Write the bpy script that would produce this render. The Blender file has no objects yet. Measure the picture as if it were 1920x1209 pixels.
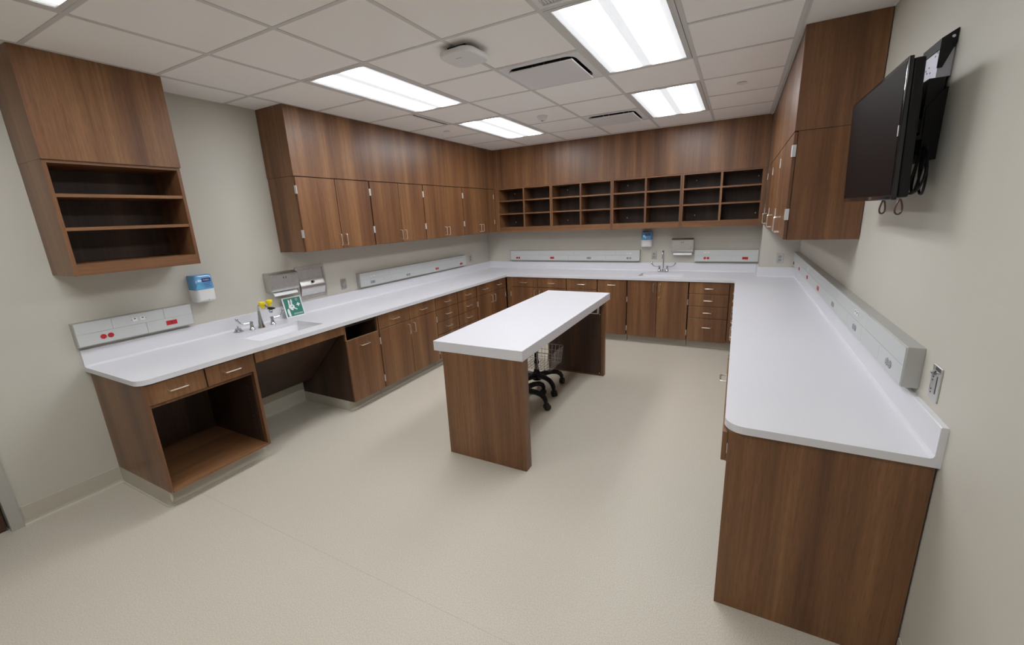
import bpy, bmesh, math, random
from mathutils import Vector, Matrix
random.seed(5)
C = bpy.context.scene.collection
PI = math.pi

# ------------------------------------------------------------------ materials
def newmat(name):
    m = bpy.data.materials.new(name); m.use_nodes = True
    nt = m.node_tree
    return m, nt, nt.nodes['Principled BSDF']

def plain(name, col, rough=.5, metal=0., spec=None, trans=0., noise=0., nscale=60., bump=0.):
    m, nt, b = newmat(name)
    b.inputs['Base Color'].default_value = (*col, 1)
    b.inputs['Roughness'].default_value = rough
    b.inputs['Metallic'].default_value = metal
    if spec is not None: b.inputs['Specular IOR Level'].default_value = spec
    if trans: b.inputs['Transmission Weight'].default_value = trans
    if noise or bump:
        g = nt.nodes.new('ShaderNodeNewGeometry')
        n = nt.nodes.new('ShaderNodeTexNoise'); n.inputs['Scale'].default_value = nscale
        n.inputs['Detail'].default_value = 4
        nt.links.new(g.outputs['Position'], n.inputs['Vector'])
        if noise:
            r = nt.nodes.new('ShaderNodeValToRGB')
            r.color_ramp.elements[0].position = .3; r.color_ramp.elements[1].position = .7
            r.color_ramp.elements[0].color = (*[c*(1-noise) for c in col], 1)
            r.color_ramp.elements[1].color = (*[min(1, c*(1+noise)) for c in col], 1)
            nt.links.new(n.outputs['Fac'], r.inputs['Fac'])
            nt.links.new(r.outputs['Color'], b.inputs['Base Color'])
        if bump:
            bp = nt.nodes.new('ShaderNodeBump'); bp.inputs['Strength'].default_value = bump
            bp.inputs['Distance'].default_value = .001
            nt.links.new(n.outputs['Fac'], bp.inputs['Height'])
            nt.links.new(bp.outputs['Normal'], b.inputs['Normal'])
    return m

def wood(name, stretch, dark, mid, light, rough=.36):
    """walnut laminate; stretch = how far each world axis is compressed (small = along the grain)"""
    m, nt, b = newmat(name)
    g = nt.nodes.new('ShaderNodeNewGeometry')
    def noise(sc, st, det, dist=0.):
        mp = nt.nodes.new('ShaderNodeMapping')
        mp.inputs['Scale'].default_value = st
        nt.links.new(g.outputs['Position'], mp.inputs['Vector'])
        n = nt.nodes.new('ShaderNodeTexNoise'); n.inputs['Scale'].default_value = sc
        n.inputs['Detail'].default_value = det; n.inputs['Distortion'].default_value = dist
        nt.links.new(mp.outputs['Vector'], n.inputs['Vector'])
        return n.outputs['Fac']
    s = stretch
    a = noise(6.5, [v if v < 1 else 1 for v in s], 3, .3)
    f = noise(70.0, [v*.6 if v < 1 else 1 for v in s], 5, .2)
    k = noise(260.0, [v*1.2 if v < 1 else 1 for v in s], 2)
    r = nt.nodes.new('ShaderNodeValToRGB')
    e = r.color_ramp.elements
    e[0].position = .30; e[0].color = (*dark, 1)
    e[1].position = .72; e[1].color = (*light, 1)
    q = e.new(.5); q.color = (*mid, 1)
    nt.links.new(a, r.inputs['Fac'])
    mx = nt.nodes.new('ShaderNodeMix'); mx.data_type = 'RGBA'; mx.blend_type = 'OVERLAY'
    mx.inputs['Factor'].default_value = .55
    nt.links.new(r.outputs['Color'], mx.inputs[6])
    r2 = nt.nodes.new('ShaderNodeValToRGB')
    r2.color_ramp.elements[0].position = .25; r2.color_ramp.elements[0].color = (.28, .28, .28, 1)
    r2.color_ramp.elements[1].position = .75; r2.color_ramp.elements[1].color = (.66, .66, .66, 1)
    nt.links.new(f, r2.inputs['Fac']); nt.links.new(r2.outputs['Color'], mx.inputs[7])
    m2 = nt.nodes.new('ShaderNodeMix'); m2.data_type = 'RGBA'; m2.blend_type = 'MULTIPLY'
    m2.inputs['Factor'].default_value = .35
    r3 = nt.nodes.new('ShaderNodeValToRGB')
    r3.color_ramp.elements[0].position = .33; r3.color_ramp.elements[0].color = (.45, .42, .4, 1)
    r3.color_ramp.elements[1].position = .5; r3.color_ramp.elements[1].color = (1, 1, 1, 1)
    nt.links.new(k, r3.inputs['Fac'])
    nt.links.new(mx.outputs[2], m2.inputs[6]); nt.links.new(r3.outputs['Color'], m2.inputs[7])
    nt.links.new(m2.outputs[2], b.inputs['Base Color'])
    b.inputs['Roughness'].default_value = rough
    b.inputs['Specular IOR Level'].default_value = .5
    return m

WD, WM, WL = (.124, .053, .025), (.192, .087, .037), (.285, .142, .060)
M = {}
M['wood'] = wood('walnut_vertical', (1, 1, .045), WD, WM, WL)
M['wood_x'] = wood('walnut_along_x', (.045, 1, 1), WD, WM, WL)
M['wood_y'] = wood('walnut_along_y', (1, .045, 1), WD, WM, WL)
M['wood_shade'] = wood('walnut_shade_dark', (1, 1, .05), (.035, .018, .012), (.055, .027, .016), (.085, .043, .024), .5)  # darkened copy of the walnut; shade of recesses is put into the colour
M['wood_dark'] = wood('walnut_edge_dark', (1, 1, .05), (.05, .018, .010), (.075, .028, .014), (.10, .04, .02))
M['wall'] = plain('wall_paint', (.55, .523, .455), .6, noise=.015, nscale=3, bump=.05)
M['tile'] = plain('ceiling_tile', (.90, .87, .835), .85, noise=.02, nscale=240, bump=.15)
M['grid'] = plain('ceiling_grid_paint', (.62, .60, .58), .5)
M['gyp'] = plain('gypsum_strip', (.82, .80, .77), .8)
M['counter'] = plain('white_solid_surface', (.69, .685, .715), .34, noise=.012, nscale=400)
M['base'] = plain('vinyl_cove_base', (.50, .465, .385), .5, noise=.06, nscale=300)
M['steel'] = plain('satin_nickel', (.78, .73, .64), .3, 1.)
M['chrome'] = plain('chrome', (.50, .50, .52), .14, 1.)
M['stain'] = plain('brushed_stainless', (.62, .61, .59), .3, 1., noise=.05, nscale=30)
M['hinge'] = plain('hinge_steel', (.72, .72, .74), .35, .7)
M['alu'] = plain('anodised_aluminium', (.50, .50, .48), .38, .55)
M['plate'] = plain('raceway_cover', (.60, .62, .61), .4, .25)
M['dgrey'] = plain('dark_slot', (.05, .05, .05), .6)
M['red'] = plain('red_plastic', (.52, .015, .02), .35)
M['greyp'] = plain('grey_plastic', (.33, .33, .34), .4)
M['whitep'] = plain('white_plastic', (.80, .80, .80), .35)
M['ceilp'] = plain('white_ceiling_plastic', (.74, .725, .72), .4)
M['blue'] = plain('blue_soap_cartridge', (.13, .36, .66), .15, spec=.7)
M['lblue'] = plain('pale_blue_liquid', (.12, .50, .74), .2)
M['navy'] = plain('navy_print', (.01, .02, .13), .4)
M['yellow'] = plain('yellow_plastic', (.86, .66, .0), .35)
M['black'] = plain('black_plastic', (.006, .006, .007), .4, spec=.3)
M['blackm'] = plain('black_powder_coat', (.008, .008, .009), .5, spec=.3)
M['gloss'] = plain('black_gloss', (.008, .008, .010), .08, spec=.6)
M['screen'] = plain('lcd_panel', (.011, .006, .005), .5, spec=.05)
M['galv'] = plain('galvanised_steel', (.42, .42, .47), .4, .6)
M['green'] = plain('sign_green', (.035, .20, .15), .4)
M['brass'] = plain('brass', (.62, .45, .16), .3, 1.)
M['rubber'] = plain('black_rubber', (.01, .01, .01), .6)
M['jamb'] = plain('door_frame_paint', (.42, .40, .36), .4)
M['ventdark'] = plain('duct_lining', (.07, .068, .07), .8, noise=.5, nscale=18)
M['paper'] = plain('paper_towel', (.85, .85, .85), .9)

# floor: sheet vinyl with fine chips and one welded seam
def floor_mat():
    m, nt, b = newmat('sheet_vinyl')
    g = nt.nodes.new('ShaderNodeNewGeometry')
    n = nt.nodes.new('ShaderNodeTexNoise'); n.inputs['Scale'].default_value = 190; n.inputs['Detail'].default_value = 6
    n2 = nt.nodes.new('ShaderNodeTexNoise'); n2.inputs['Scale'].default_value = 2.2; n2.inputs['Detail'].default_value = 2
    for q in (n, n2): nt.links.new(g.outputs['Position'], q.inputs['Vector'])
    r = nt.nodes.new('ShaderNodeValToRGB'); e = r.color_ramp.elements
    e[0].position = .32; e[0].color = (.455, .405, .325, 1)
    e[1].position = .62; e[1].color = (.585, .54, .455, 1)
    nt.links.new(n.outputs['Fac'], r.inputs['Fac'])
    sp = nt.nodes.new('ShaderNodeSeparateXYZ'); nt.links.new(g.outputs['Position'], sp.inputs[0])
    def mth(op, a, v):
        k = nt.nodes.new('ShaderNodeMath'); k.operation = op
        nt.links.new(a, k.inputs[0]); k.inputs[1].default_value = v
        return k.outputs[0]
    d = mth('LESS_THAN', mth('ABSOLUTE', mth('ADD', sp.outputs['Y'], 5.18), 0), .0022)
    mx = nt.nodes.new('ShaderNodeMix'); mx.data_type = 'RGBA'; mx.blend_type = 'MULTIPLY'
    k = mth('MULTIPLY', d, .22); nt.links.new(k, mx.inputs['Factor'])
    nt.links.new(r.outputs['Color'], mx.inputs[6]); mx.inputs[7].default_value = (.45, .42, .38, 1)
    nt.links.new(mx.outputs[2], b.inputs['Base Color'])
    b.inputs['Roughness'].default_value = .46
    b.inputs['Specular IOR Level'].default_value = .35
    bp = nt.nodes.new('ShaderNodeBump'); bp.inputs['Strength'].default_value = .08; bp.inputs['Distance'].default_value = .001
    nt.links.new(n.outputs['Fac'], bp.inputs['Height']); nt.links.new(bp.outputs['Normal'], b.inputs['Normal'])
    return m
M['floor'] = floor_mat()

# light lens: three tubes behind a frosted diffuser, running along y
def lens_mat():
    m, nt, b = newmat('frosted_light_lens')
    b.inputs['Base Color'].default_value = (.5, .5, .5, 1)
    tc = nt.nodes.new('ShaderNodeTexCoord')
    sp = nt.nodes.new('ShaderNodeSeparateXYZ'); nt.links.new(tc.outputs['Generated'], sp.inputs[0])
    r = nt.nodes.new('ShaderNodeValToRGB'); r.color_ramp.interpolation = 'EASE'
    e = r.color_ramp.elements
    pts = [(0, .034), (.06, .04), (.16, 1.0), (.36, 1.0), (.45, .036), (.55, .036), (.64, 1.0), (.84, 1.0), (.94, .04), (1, .034)]
    e[0].position = 0; e[0].color = (.034, .034, .034, 1); e[1].position = 1; e[1].color = (.034, .034, .034, 1)
    for p, v in pts[1:-1]:
        q = e.new(p); q.color = (v, v, v, 1)
    nt.links.new(sp.outputs['X'], r.inputs['Fac'])
    k = nt.nodes.new('ShaderNodeMath'); k.operation = 'MULTIPLY'; k.inputs[1].default_value = LENS
    nt.links.new(r.outputs['Color'], k.inputs[0])
    nt.links.new(k.outputs[0], b.inputs['Emission Strength'])
    b.inputs['Emission Color'].default_value = (.93, .96, 1.0, 1)
    return m
LENS = 21.5
M['lens'] = lens_mat()

# ------------------------------------------------------------------ mesh helpers (world coordinates)
def box(bm, x0, x1, y0, y1, z0, z1):
    if x0 > x1: x0, x1 = x1, x0
    if y0 > y1: y0, y1 = y1, y0
    if z0 > z1: z0, z1 = z1, z0
    v = [bm.verts.new(p) for p in ((x0,y0,z0),(x1,y0,z0),(x1,y1,z0),(x0,y1,z0),(x0,y0,z1),(x1,y0,z1),(x1,y1,z1),(x0,y1,z1))]
    for f in ((0,3,2,1),(4,5,6,7),(0,1,5,4),(1,2,6,5),(2,3,7,6),(3,0,4,7)):
        bm.faces.new([v[i] for i in f])

def bbox(x0, x1, y0, y1, z0, z1, bev=0., seg=2):
    bm = bmesh.new(); box(bm, x0, x1, y0, y1, z0, z1)
    if bev: bmesh.ops.bevel(bm, geom=bm.edges[:], offset=bev, segments=seg, affect='EDGES', profile=.5)
    return bm

def prism(bm, pts, axis, a0, a1):
    """extrude polygon pts (2-D) between a0 and a1 along axis; pts order (other two axes in xyz order)"""
    def mk(p, a):
        q = list(p); q.insert('xyz'.index(axis), a); return bm.verts.new(q)
    A = [mk(p, a0) for p in pts]; B = [mk(p, a1) for p in pts]
    n = len(pts)
    bm.faces.new(A); bm.faces.new(B[::-1])
    for i in range(n): bm.faces.new((A[i], B[i], B[(i+1) % n], A[(i+1) % n]))
    bmesh.ops.recalc_face_normals(bm, faces=bm.faces[:])

def frame_of(d):
    d = d.normalized()
    u = d.orthogonal().normalized() if abs(d.z) > .99 else d.cross(Vector((0, 0, 1))).normalized()
    return u, d.cross(u).normalized()

def tube(bm, pts, r, n=8, closed=False):
    pts = [Vector(p) for p in pts]; rings = []; N = len(pts)
    rr = r if isinstance(r, (list, tuple)) else [r]*N
    pu = None
    for i, p in enumerate(pts):
        if closed: d = (pts[(i+1) % N]-pts[i-1])
        else: d = (pts[min(i+1, N-1)]-pts[max(i-1, 0)])
        d.normalize()
        if pu is None: u, w = frame_of(d)
        else:
            u = (pu - d*pu.dot(d))
            u = u.normalized() if u.length > 1e-6 else frame_of(d)[0]
            w = d.cross(u)
        pu = u
        rings.append([bm.verts.new(p+(u*math.cos(2*PI*k/n)+w*math.sin(2*PI*k/n))*rr[i]) for k in range(n)])
    for i in range(N if closed else N-1):
        a, b = rings[i], rings[(i+1) % N]
        for k in range(n): bm.faces.new((a[k], a[(k+1) % n], b[(k+1) % n], b[k]))
    if not closed: bm.faces.new(rings[0][::-1]); bm.faces.new(rings[-1])

def lathe(bm, base, axis, prof, n=24):
    """profile of (radius, height) along axis from base"""
    base = Vector(base); ax = Vector(axis).normalized(); u, w = frame_of(ax)
    rings = []
    for r, h in prof:
        rings.append([bm.verts.new(base+ax*h+(u*math.cos(2*PI*k/n)+w*math.sin(2*PI*k/n))*max(r, 1e-4)) for k in range(n)])
    for a, b in zip(rings, rings[1:]):
        for k in range(n): bm.faces.new((a[k], a[(k+1) % n], b[(k+1) % n], b[k]))
    bm.faces.new(rings[0][::-1]); bm.faces.new(rings[-1])
    bmesh.ops.recalc_face_normals(bm, faces=bm.faces[:])

def arc(pts, rad, n=5):
    """round the inner corners of a polyline"""
    pts = [Vector(p) for p in pts]; out = [pts[0]]
    for i in range(1, len(pts)-1):
        a = (pts[i-1]-pts[i]); b = (pts[i+1]-pts[i]); r = min(rad, a.length*.49, b.length*.49)
        p0 = pts[i]+a.normalized()*r; p1 = pts[i]+b.normalized()*r
        for k in range(n+1):
            t = k/n; out.append(p0*(1-t)**2+pts[i]*2*t*(1-t)+p1*t*t)
    out.append(pts[-1]); return out

def rrect(x0, x1, y0, y1, r, n=6):
    out = []
    for cx, cy, a in ((x1-r, y1-r, 0), (x0+r, y1-r, 90), (x0+r, y0+r, 180), (x1-r, y0+r, 270)):
        for k in range(n+1):
            t = math.radians(a+90*k/n); out.append((cx+r*math.cos(t), cy+r*math.sin(t)))
    return out

# ------------------------------------------------------------------ object helpers
def wloc(o):
    v = Vector(o.location)
    while o.parent: o = o.parent; v += o.location
    return v

def thing(name, label, cat, loc, group=None):
    o = bpy.data.objects.new(name, None); C.objects.link(o)
    o.location = loc; o.empty_display_size = .05
    o['label'] = label; o['category'] = cat
    if group: o['group'] = group
    return o

def obj(name, bm, mat, parent=None, label=None, smooth=False, loc=None):
    me = bpy.data.meshes.new(name)
    off = wloc(parent) if parent else Vector(loc if loc else (0, 0, 0))
    bmesh.ops.translate(bm, verts=bm.verts[:], vec=-off)
    bm.to_mesh(me); bm.free()
    mats = mat if isinstance(mat, (list, tuple)) else [mat]
    for mm in mats: me.materials.append(M[mm])
    o = bpy.data.objects.new(name, me); C.objects.link(o)
    if parent: o.parent = parent
    elif loc: o.location = loc
    if smooth:
        for p in me.polygons: p.use_smooth = True
        try: me.set_sharp_from_angle(angle=math.radians(40))
        except Exception: pass
    if label: o['label'] = label
    return o

def tag(o, label, cat, group=None):
    o['label'] = label; o['category'] = cat
    if group: o['group'] = group
    return o

def struct(name, bm, mat, parent=None):
    o = obj(name, bm, mat, parent)
    if not parent: o['kind'] = 'structure'
    return o

def dup(root, delta, label=None, group=None):
    r = root.copy(); C.objects.link(r); r.location = Vector(root.location)+Vector(delta)
    if label: r['label'] = label
    if group: r['group'] = group
    for ch in list(root.children):
        c = ch.copy(); C.objects.link(c); c.parent = r
        for g in list(ch.children):
            d = g.copy(); C.objects.link(d); d.parent = c
    return r

def text_bm(s, size, mtx, depth=.0004, align='CENTER'):
    cu = bpy.data.curves.new('txt', 'FONT'); cu.body = s; cu.size = size; cu.extrude = depth
    cu.align_x = align; cu.align_y = 'CENTER'; cu.resolution_u = 3
    o = bpy.data.objects.new('txt', cu); C.objects.link(o)
    dg = bpy.context.evaluated_depsgraph_get(); dg.update()
    me = bpy.data.meshes.new_from_object(o.evaluated_get(dg))
    bm = bmesh.new(); bm.from_mesh(me)
    bmesh.ops.transform(bm, matrix=mtx, verts=bm.verts[:])
    bpy.data.objects.remove(o); bpy.data.curves.remove(cu); bpy.data.meshes.remove(me)
    return bm

def basis(origin, ex, ey):
    ex = Vector(ex).normalized(); ey = Vector(ey).normalized(); ez = ex.cross(ey)
    return Matrix(((ex.x, ey.x, ez.x, origin[0]), (ex.y, ey.y, ez.y, origin[1]), (ex.z, ey.z, ez.z, origin[2]), (0, 0, 0, 1)))

# ------------------------------------------------------------------ room
W, H = 4.51, 2.763
YR = -7.9                                   # rear wall behind the camera
ZC, TH, BS = .896, .032, 1.013              # counter top, slab, backsplash top
COLX, COLY = 4.112, -.376                   # wall bump-out in the back right corner
bm = bmesh.new(); box(bm, -.1, W+.1, YR-.1, .1, -.1, 0); struct('floor', bm, 'floor')
# left wall with its door opening
DY0, DY1, DZ = -6.86, -5.9, 2.13
bm = bmesh.new()
box(bm, -.1, 0, YR, DY0, 0, H+.3); box(bm, -.1, 0, DY1, 0, 0, H+.3); box(bm, -.1, 0, DY0, DY1, DZ, H+.3)
struct('wall_left', bm, 'wall')
bm = bmesh.new(); box(bm, -.1, W+.1, 0, .1, 0, H+.3); struct('wall_back', bm, 'wall')
bm = bmesh.new(); box(bm, W, W+.1, YR, 0, 0, H+.3); struct('wall_right', bm, 'wall')
bm = bmesh.new(); box(bm, -.1, W+.1, YR-.1, YR, 0, H+.3); struct('wall_rear', bm, 'wall')
bm = bmesh.new(); box(bm, COLX, W, COLY, 0, 0, H); struct('wall_corner', bm, 'wall')
# door in the left wall, seen only by its frame and a corner of the slab
bm = bmesh.new(); box(bm, -.075, -.035, DY0+.012, DY1-.012, .008, DZ-.01); d1 = struct('door_1', bm, 'wood_dark')
bm = bmesh.new()
box(bm, -.1, .018, DY1-.004, DY1+.052, 0, DZ+.05); box(bm, -.1, .018, DY0-.052, DY0+.004, 0, DZ+.05)
box(bm, -.1, .018, DY0+.004, DY1-.004, DZ-.006, DZ+.05)
f = obj('door_frame', bm, 'jamb', d1)
bm = bmesh.new(); tube(bm, arc([(-.035, DY0+.07, 1.0), (.03, DY0+.07, 1.0), (.03, DY0+.19, 1.0)], .02), .009)
lathe(bm, (-.035, DY0+.07, 1.0), (1, 0, 0), [(.026, 0), (.026, .008), (.01, .012)], 16)
obj('door_handle', bm, 'steel', d1, smooth=True)

def cove(bm, run, a0, a1, h=.128):
    """cove base against a wall: run 'L' x=0, 'R' x=W"""
    prof = [(0, 0), (.03, 0), (.016, .004), (.008, .012), (.005, .026), (.004, h-.002), (.0, h)]
    if run == 'L': prism(bm, [(p, z) for p, z in prof], 'y', a0, a1)
    else: prism(bm, [(W-p, z) for p, z in prof], 'y', a0, a1)
bm = bmesh.new(); cove(bm, 'L', DY1+.053, -5.352); cove(bm, 'L', -4.66, -3.84); cove(bm, 'L', YR, DY0-.053); struct('baseboard_left', bm, 'base')
bm = bmesh.new(); cove(bm, 'R', YR, -4.60); struct('baseboard_right', bm, 'base')

# ceiling: lay-in tiles in a tee grid
GX = [.378, .996, 1.6195, 2.243, 2.8665, 3.493, 4.088]
GY = [-5.335+.6166*k for k in range(-4, 9)]
def gy(k): return -5.335+.6166*k                       # k = 0 is the row line Ba
XS = [0]+GX+[W]; YS = [YR]+GY+[0]
holes = set()                                          # cells (ix, iy) left open for lights and grilles
def cell(xa, ya): return (min(range(len(XS)), key=lambda i: abs(XS[i]-xa)), min(range(len(YS)), key=lambda i: abs(YS[i]-ya)))
LIGHTS = []
for xa in (GX[1], GX[4]):
    for k in (-2, 2, 5):
        LIGHTS.append((xa, gy(k)))
        i, j = cell(xa, gy(k)); holes.add((i, j)); holes.add((i, j+1))
V1, V2, VR = (GX[3], gy(3)), (GX[3], gy(6)), (GX[4], gy(1))
for v in (V1, V2, VR): holes.add(cell(*v))
bm = bmesh.new()
for i in range(len(XS)-1):
    for j in range(len(YS)-1):
        if (i, j) in holes or i == len(XS)-2: continue
        x0, x1, y0, y1 = XS[i], XS[i+1], YS[j], YS[j+1]
        if x1-x0 > .05 and y1-y0 > .02: box(bm, x0, x1, y0, y1, H, H+.016)
ceil = struct('ceiling', bm, 'tile')
bm = bmesh.new(); tw = .013
for x in GX[:-1]: box(bm, x-tw, x+tw, YR, 0, H-.003, H+.0)
for y in GY:
    xx = [0]+[v for v in GX]
    for a, b in zip(xx, xx[1:]):
        if any(abs(a-lx) < .01 and abs(y-(ly+.6166)) < .02 for lx, ly in LIGHTS): continue
        box(bm, a+(tw if a else 0), b-tw, y-.011, y+.011, H-.003, H)
obj('tee_grid', bm, 'grid', ceil)
bm = bmesh.new(); box(bm, GX[-1]-.022, GX[-1]+.0, YR, -.34, H-.004, H+.0); box(bm, GX[-1], GX[-1]+.012, YR, -.34, H-.012, H)
struct('trim_1', bm, 'grid')
bm = bmesh.new(); box(bm, GX[-1]+.0, W, YR, -.0, H, H+.02); obj('gypsum_strip', bm, 'gyp', ceil)
# edge angle along the left wall
bm = bmesh.new(); box(bm, 0, .018, YR, 0, H-.003, H); struct('trim_2', bm, 'grid')
# plenum lid so nothing leaks above the tiles
bm = bmesh.new(); box(bm, -.1, W+.1, YR-.1, .1, H+.3, H+.32); struct('trim_3', bm, 'gyp')

# ------------------------------------------------------------------ ceiling things
light_names = {
 (1, -5): ('rectangular flush ceiling light panel above the rear left, behind the viewer'),
 (1, -2): ('ceiling light panel cut off by the top left corner of the view'),
 (1, 2): ('long ceiling light panel over the left counter, nearer the viewer than its neighbour'),
 (1, 5): ('small-looking ceiling light panel nearest the back left corner'),
 (4, -5): ('ceiling light panel above the rear right, behind the viewer'),
 (4, -2): ('ceiling light panel on the right row, out of view above the camera'),
 (4, 2): ('largest bright ceiling light panel, right row, cut by the top edge of the view'),
 (4, 5): ('square-looking ceiling light panel near the back wall on the right row')}
proto = None
for (xa, ya) in LIGHTS:
    key = (1 if xa < 2 else 4, int(round((ya+5.335)/.6166)))
    x0, y0 = GX[1], gy(2)
    if proto is None:
        x1 = x0+.6235; y1 = y0+2*.6166
        t = thing('ceiling_light', light_names[key], 'ceiling light', ((x0+x1)/2, (y0+y1)/2, H), 'recessed ceiling light panels')
        bm = bmesh.new(); a = .013; b = .045
        for q in ((x0+a, x0+b, y0+a, y1-a), (x1-b, x1-a, y0+a, y1-a), (x0+b, x1-b, y0+a, y0+b*.9), (x0+b, x1-b, y1-b*.9, y1-a)):
            box(bm, *q, H-.004, H+.03)
        obj('light_frame', bm, 'grid', t)
        bm = bmesh.new(); box(bm, x0+b, x1-b, y0+b*.9, y1-b*.9, H+.001, H+.006); obj('diffuser', bm, 'lens', t, label='glowing frosted diffuser')
        bm = bmesh.new(); box(bm, x0+a, x1-a, y0+a, y1-a, H+.03, H+.08); obj('housing', bm, 'gyp', t)
        proto = t; proto.location.x += xa-x0; proto.location.y += ya-y0
    else:
        base = Vector(proto.location)
        px, py = LIGHTS[0]
        d = dup(proto, (xa-px, ya-py, 0), light_names[key])

def plaque(x0, y0, label):
    x1, y1 = x0+.6235, y0+.6166
    t = thing('air_diffuser', label, 'ceiling vent', ((x0+x1)/2, (y0+y1)/2, H), 'plaque air diffusers')
    bm = bmesh.new(); a = .014; b = .062; r = .07
    # face frame with rounded opening
    outer = [(x1-a, y1-a), (x0+a, y1-a), (x0+a, y0+a), (x1-a, y0+a)]
    inner = rrect(x0+b, x1-b, y0+b, y1-b, r, 5)
    n = len(inner)//4
    vo = [bm.verts.new((*p, H-.003)) for p in outer]; vi = [bm.verts.new((*p, H-.003)) for p in inner]
    for c in range(4):
        seg = vi[c*n:(c+1)*n]
        for k in range(n-1): bm.faces.new((vo[c], seg[k], seg[k+1]))
        bm.faces.new((vo[c], seg[-1], vi[((c+1)*n) % len(vi)], vo[(c+1) % 4]))
    ex = bmesh.ops.extrude_face_region(bm, geom=bm.faces[:])
    bmesh.ops.translate(bm, verts=[v for v in ex['geom'] if isinstance(v, bmesh.types.BMVert)], vec=(0, 0, .02))
    bmesh.ops.recalc_face_normals(bm, faces=bm.faces[:])
    obj('vent_frame', bm, 'ceilp', t)
    bm = bmesh.new()
    box(bm, x0+a, x1-a, y0+a, y1-a, H+.13, H+.14)
    for q in ((x0+a, x0+a+.01, y0+a, y1-a), (x1-a-.01, x1-a, y0+a, y1-a), (x0+a, x1-a, y0+a, y0+a+.01), (x0+a, x1-a, y1-a-.01, y1-a)):
        box(bm, *q, H+.017, H+.13)
    obj('duct_box', bm, 'ventdark', t)
    bm = bbox(x0+.074, x1-.074, y0+.074, y1-.074, H-.024, H-.015, .003); obj('plaque', bm, 'ceilp', t)
    for sx in (.2, .42):
        for sy in (.2, .42):
            bm = bmesh.new(); box(bm, x0+sx-.004, x0+sx+.004, y0+sy-.004, y0+sy+.004, H-.015, H+.13); obj('hanger', bm, 'galv', t)
    return t
plaque(*V1, 'square white plaque air diffuser between the ceiling puck and the largest light')
plaque(*V2, 'square white plaque air diffuser nearest the back wall cabinets')
# perforated return grille
x0, y0 = VR; x1, y1 = x0+.6265, y0+.6166
t = thing('return_grille', 'perforated grey return air grille at the top edge, beside the largest light', 'ceiling vent', ((x0+x1)/2, (y0+y1)/2, H))
bm = bmesh.new()
for q in ((x0+.013, x0+.04, y0+.013, y1-.013), (x1-.04, x1-.013, y0+.013, y1-.013), (x0+.04, x1-.04, y0+.013, y0+.04), (x0+.04, x1-.04, y1-.04, y1-.013)):
    box(bm, *q, H-.003, H+.015)
obj('vent_frame', bm, 'ceilp', t)
bm = bmesh.new(); n = 34
for k in range(n+1):
    s = x0+.04+(x1-x0-.08)*k/n; box(bm, s-.0035, s+.0035, y0+.04, y1-.04, H+.002, H+.005)
    s = y0+.04+(y1-y0-.08)*k/n; box(bm, x0+.04, x1-.04, s-.0035, s+.0035, H+.0025, H+.0055)
obj('mesh_screen', bm, 'ceilp', t)
bm = bmesh.new(); box(bm, x0+.013, x1-.013, y0+.013, y1-.013, H+.1, H+.11); obj('duct_box', bm, 'ventdark', t)
# slot diffuser
x1 = GX[1]-.012
t = thing('slot_diffuser', 'narrow dark slot air diffuser between the two left ceiling lights', 'ceiling vent', (x1-.04, gy(4.5), H))
bm = bmesh.new(); y0, y1 = gy(4)+.02, gy(5)-.02
box(bm, x1-.010, x1, y0, y1, H-.010, H); box(bm, x1-.075, x1-.065, y0, y1, H-.004, H)
box(bm, x1-.075, x1, y0-.008, y0, H-.006, H); box(bm, x1-.075, x1, y1, y1+.008, H-.006, H)
obj('vent_frame', bm, 'ceilp', t)
bm = bmesh.new(); box(bm, x1-.065, x1-.010, y0, y1, H-.0025, H-.0005); obj('slot', bm, 'dgrey', t)
bm = bmesh.new(); box(bm, x1-.062, x1-.050, y0, y1, H-.0055, H-.0035); obj('blade', bm, 'ceilp', t)

# wireless access point
ax, ay = 2.275, -3.915
t = thing('access_point', 'rounded square white puck mounted below the ceiling grid', 'access point', (ax, ay, H))
def slab(cx, cy, hw, z0, z1, r, bev):
    bm = bmesh.new(); prism(bm, rrect(cx-hw, cx+hw, cy-hw, cy+hw, r, 8), 'z', z0, z1)
    ed = [e for e in bm.edges if abs(e.verts[0].co.z-e.verts[1].co.z) < 1e-6]
    bmesh.ops.bevel(bm, geom=ed, offset=bev, segments=4, affect='EDGES', profile=.5)
    return bm
bm = slab(ax, ay, .123, H-.062, H-.028, .062, .011)
bmesh.ops.rotate(bm, verts=bm.verts[:], cent=(ax, ay, H), matrix=Matrix.Rotation(math.radians(-4), 3, 'Z'))
sh = obj('shell', bm, 'ceilp', t, smooth=True)
bm = bmesh.new(); box(bm, ax-.075, ax+.055, ay-.07, ay+.07, H-.029, H-.003); obj('mount_bracket', bm, 'blackm', t)
bm2 = bmesh.new(); box(bm2, ax-.03, ax+.012, ay-.052, ay-.046, H-.0626, H-.062)
obj('logo_mark', bm2, 'greyp', t)

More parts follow.
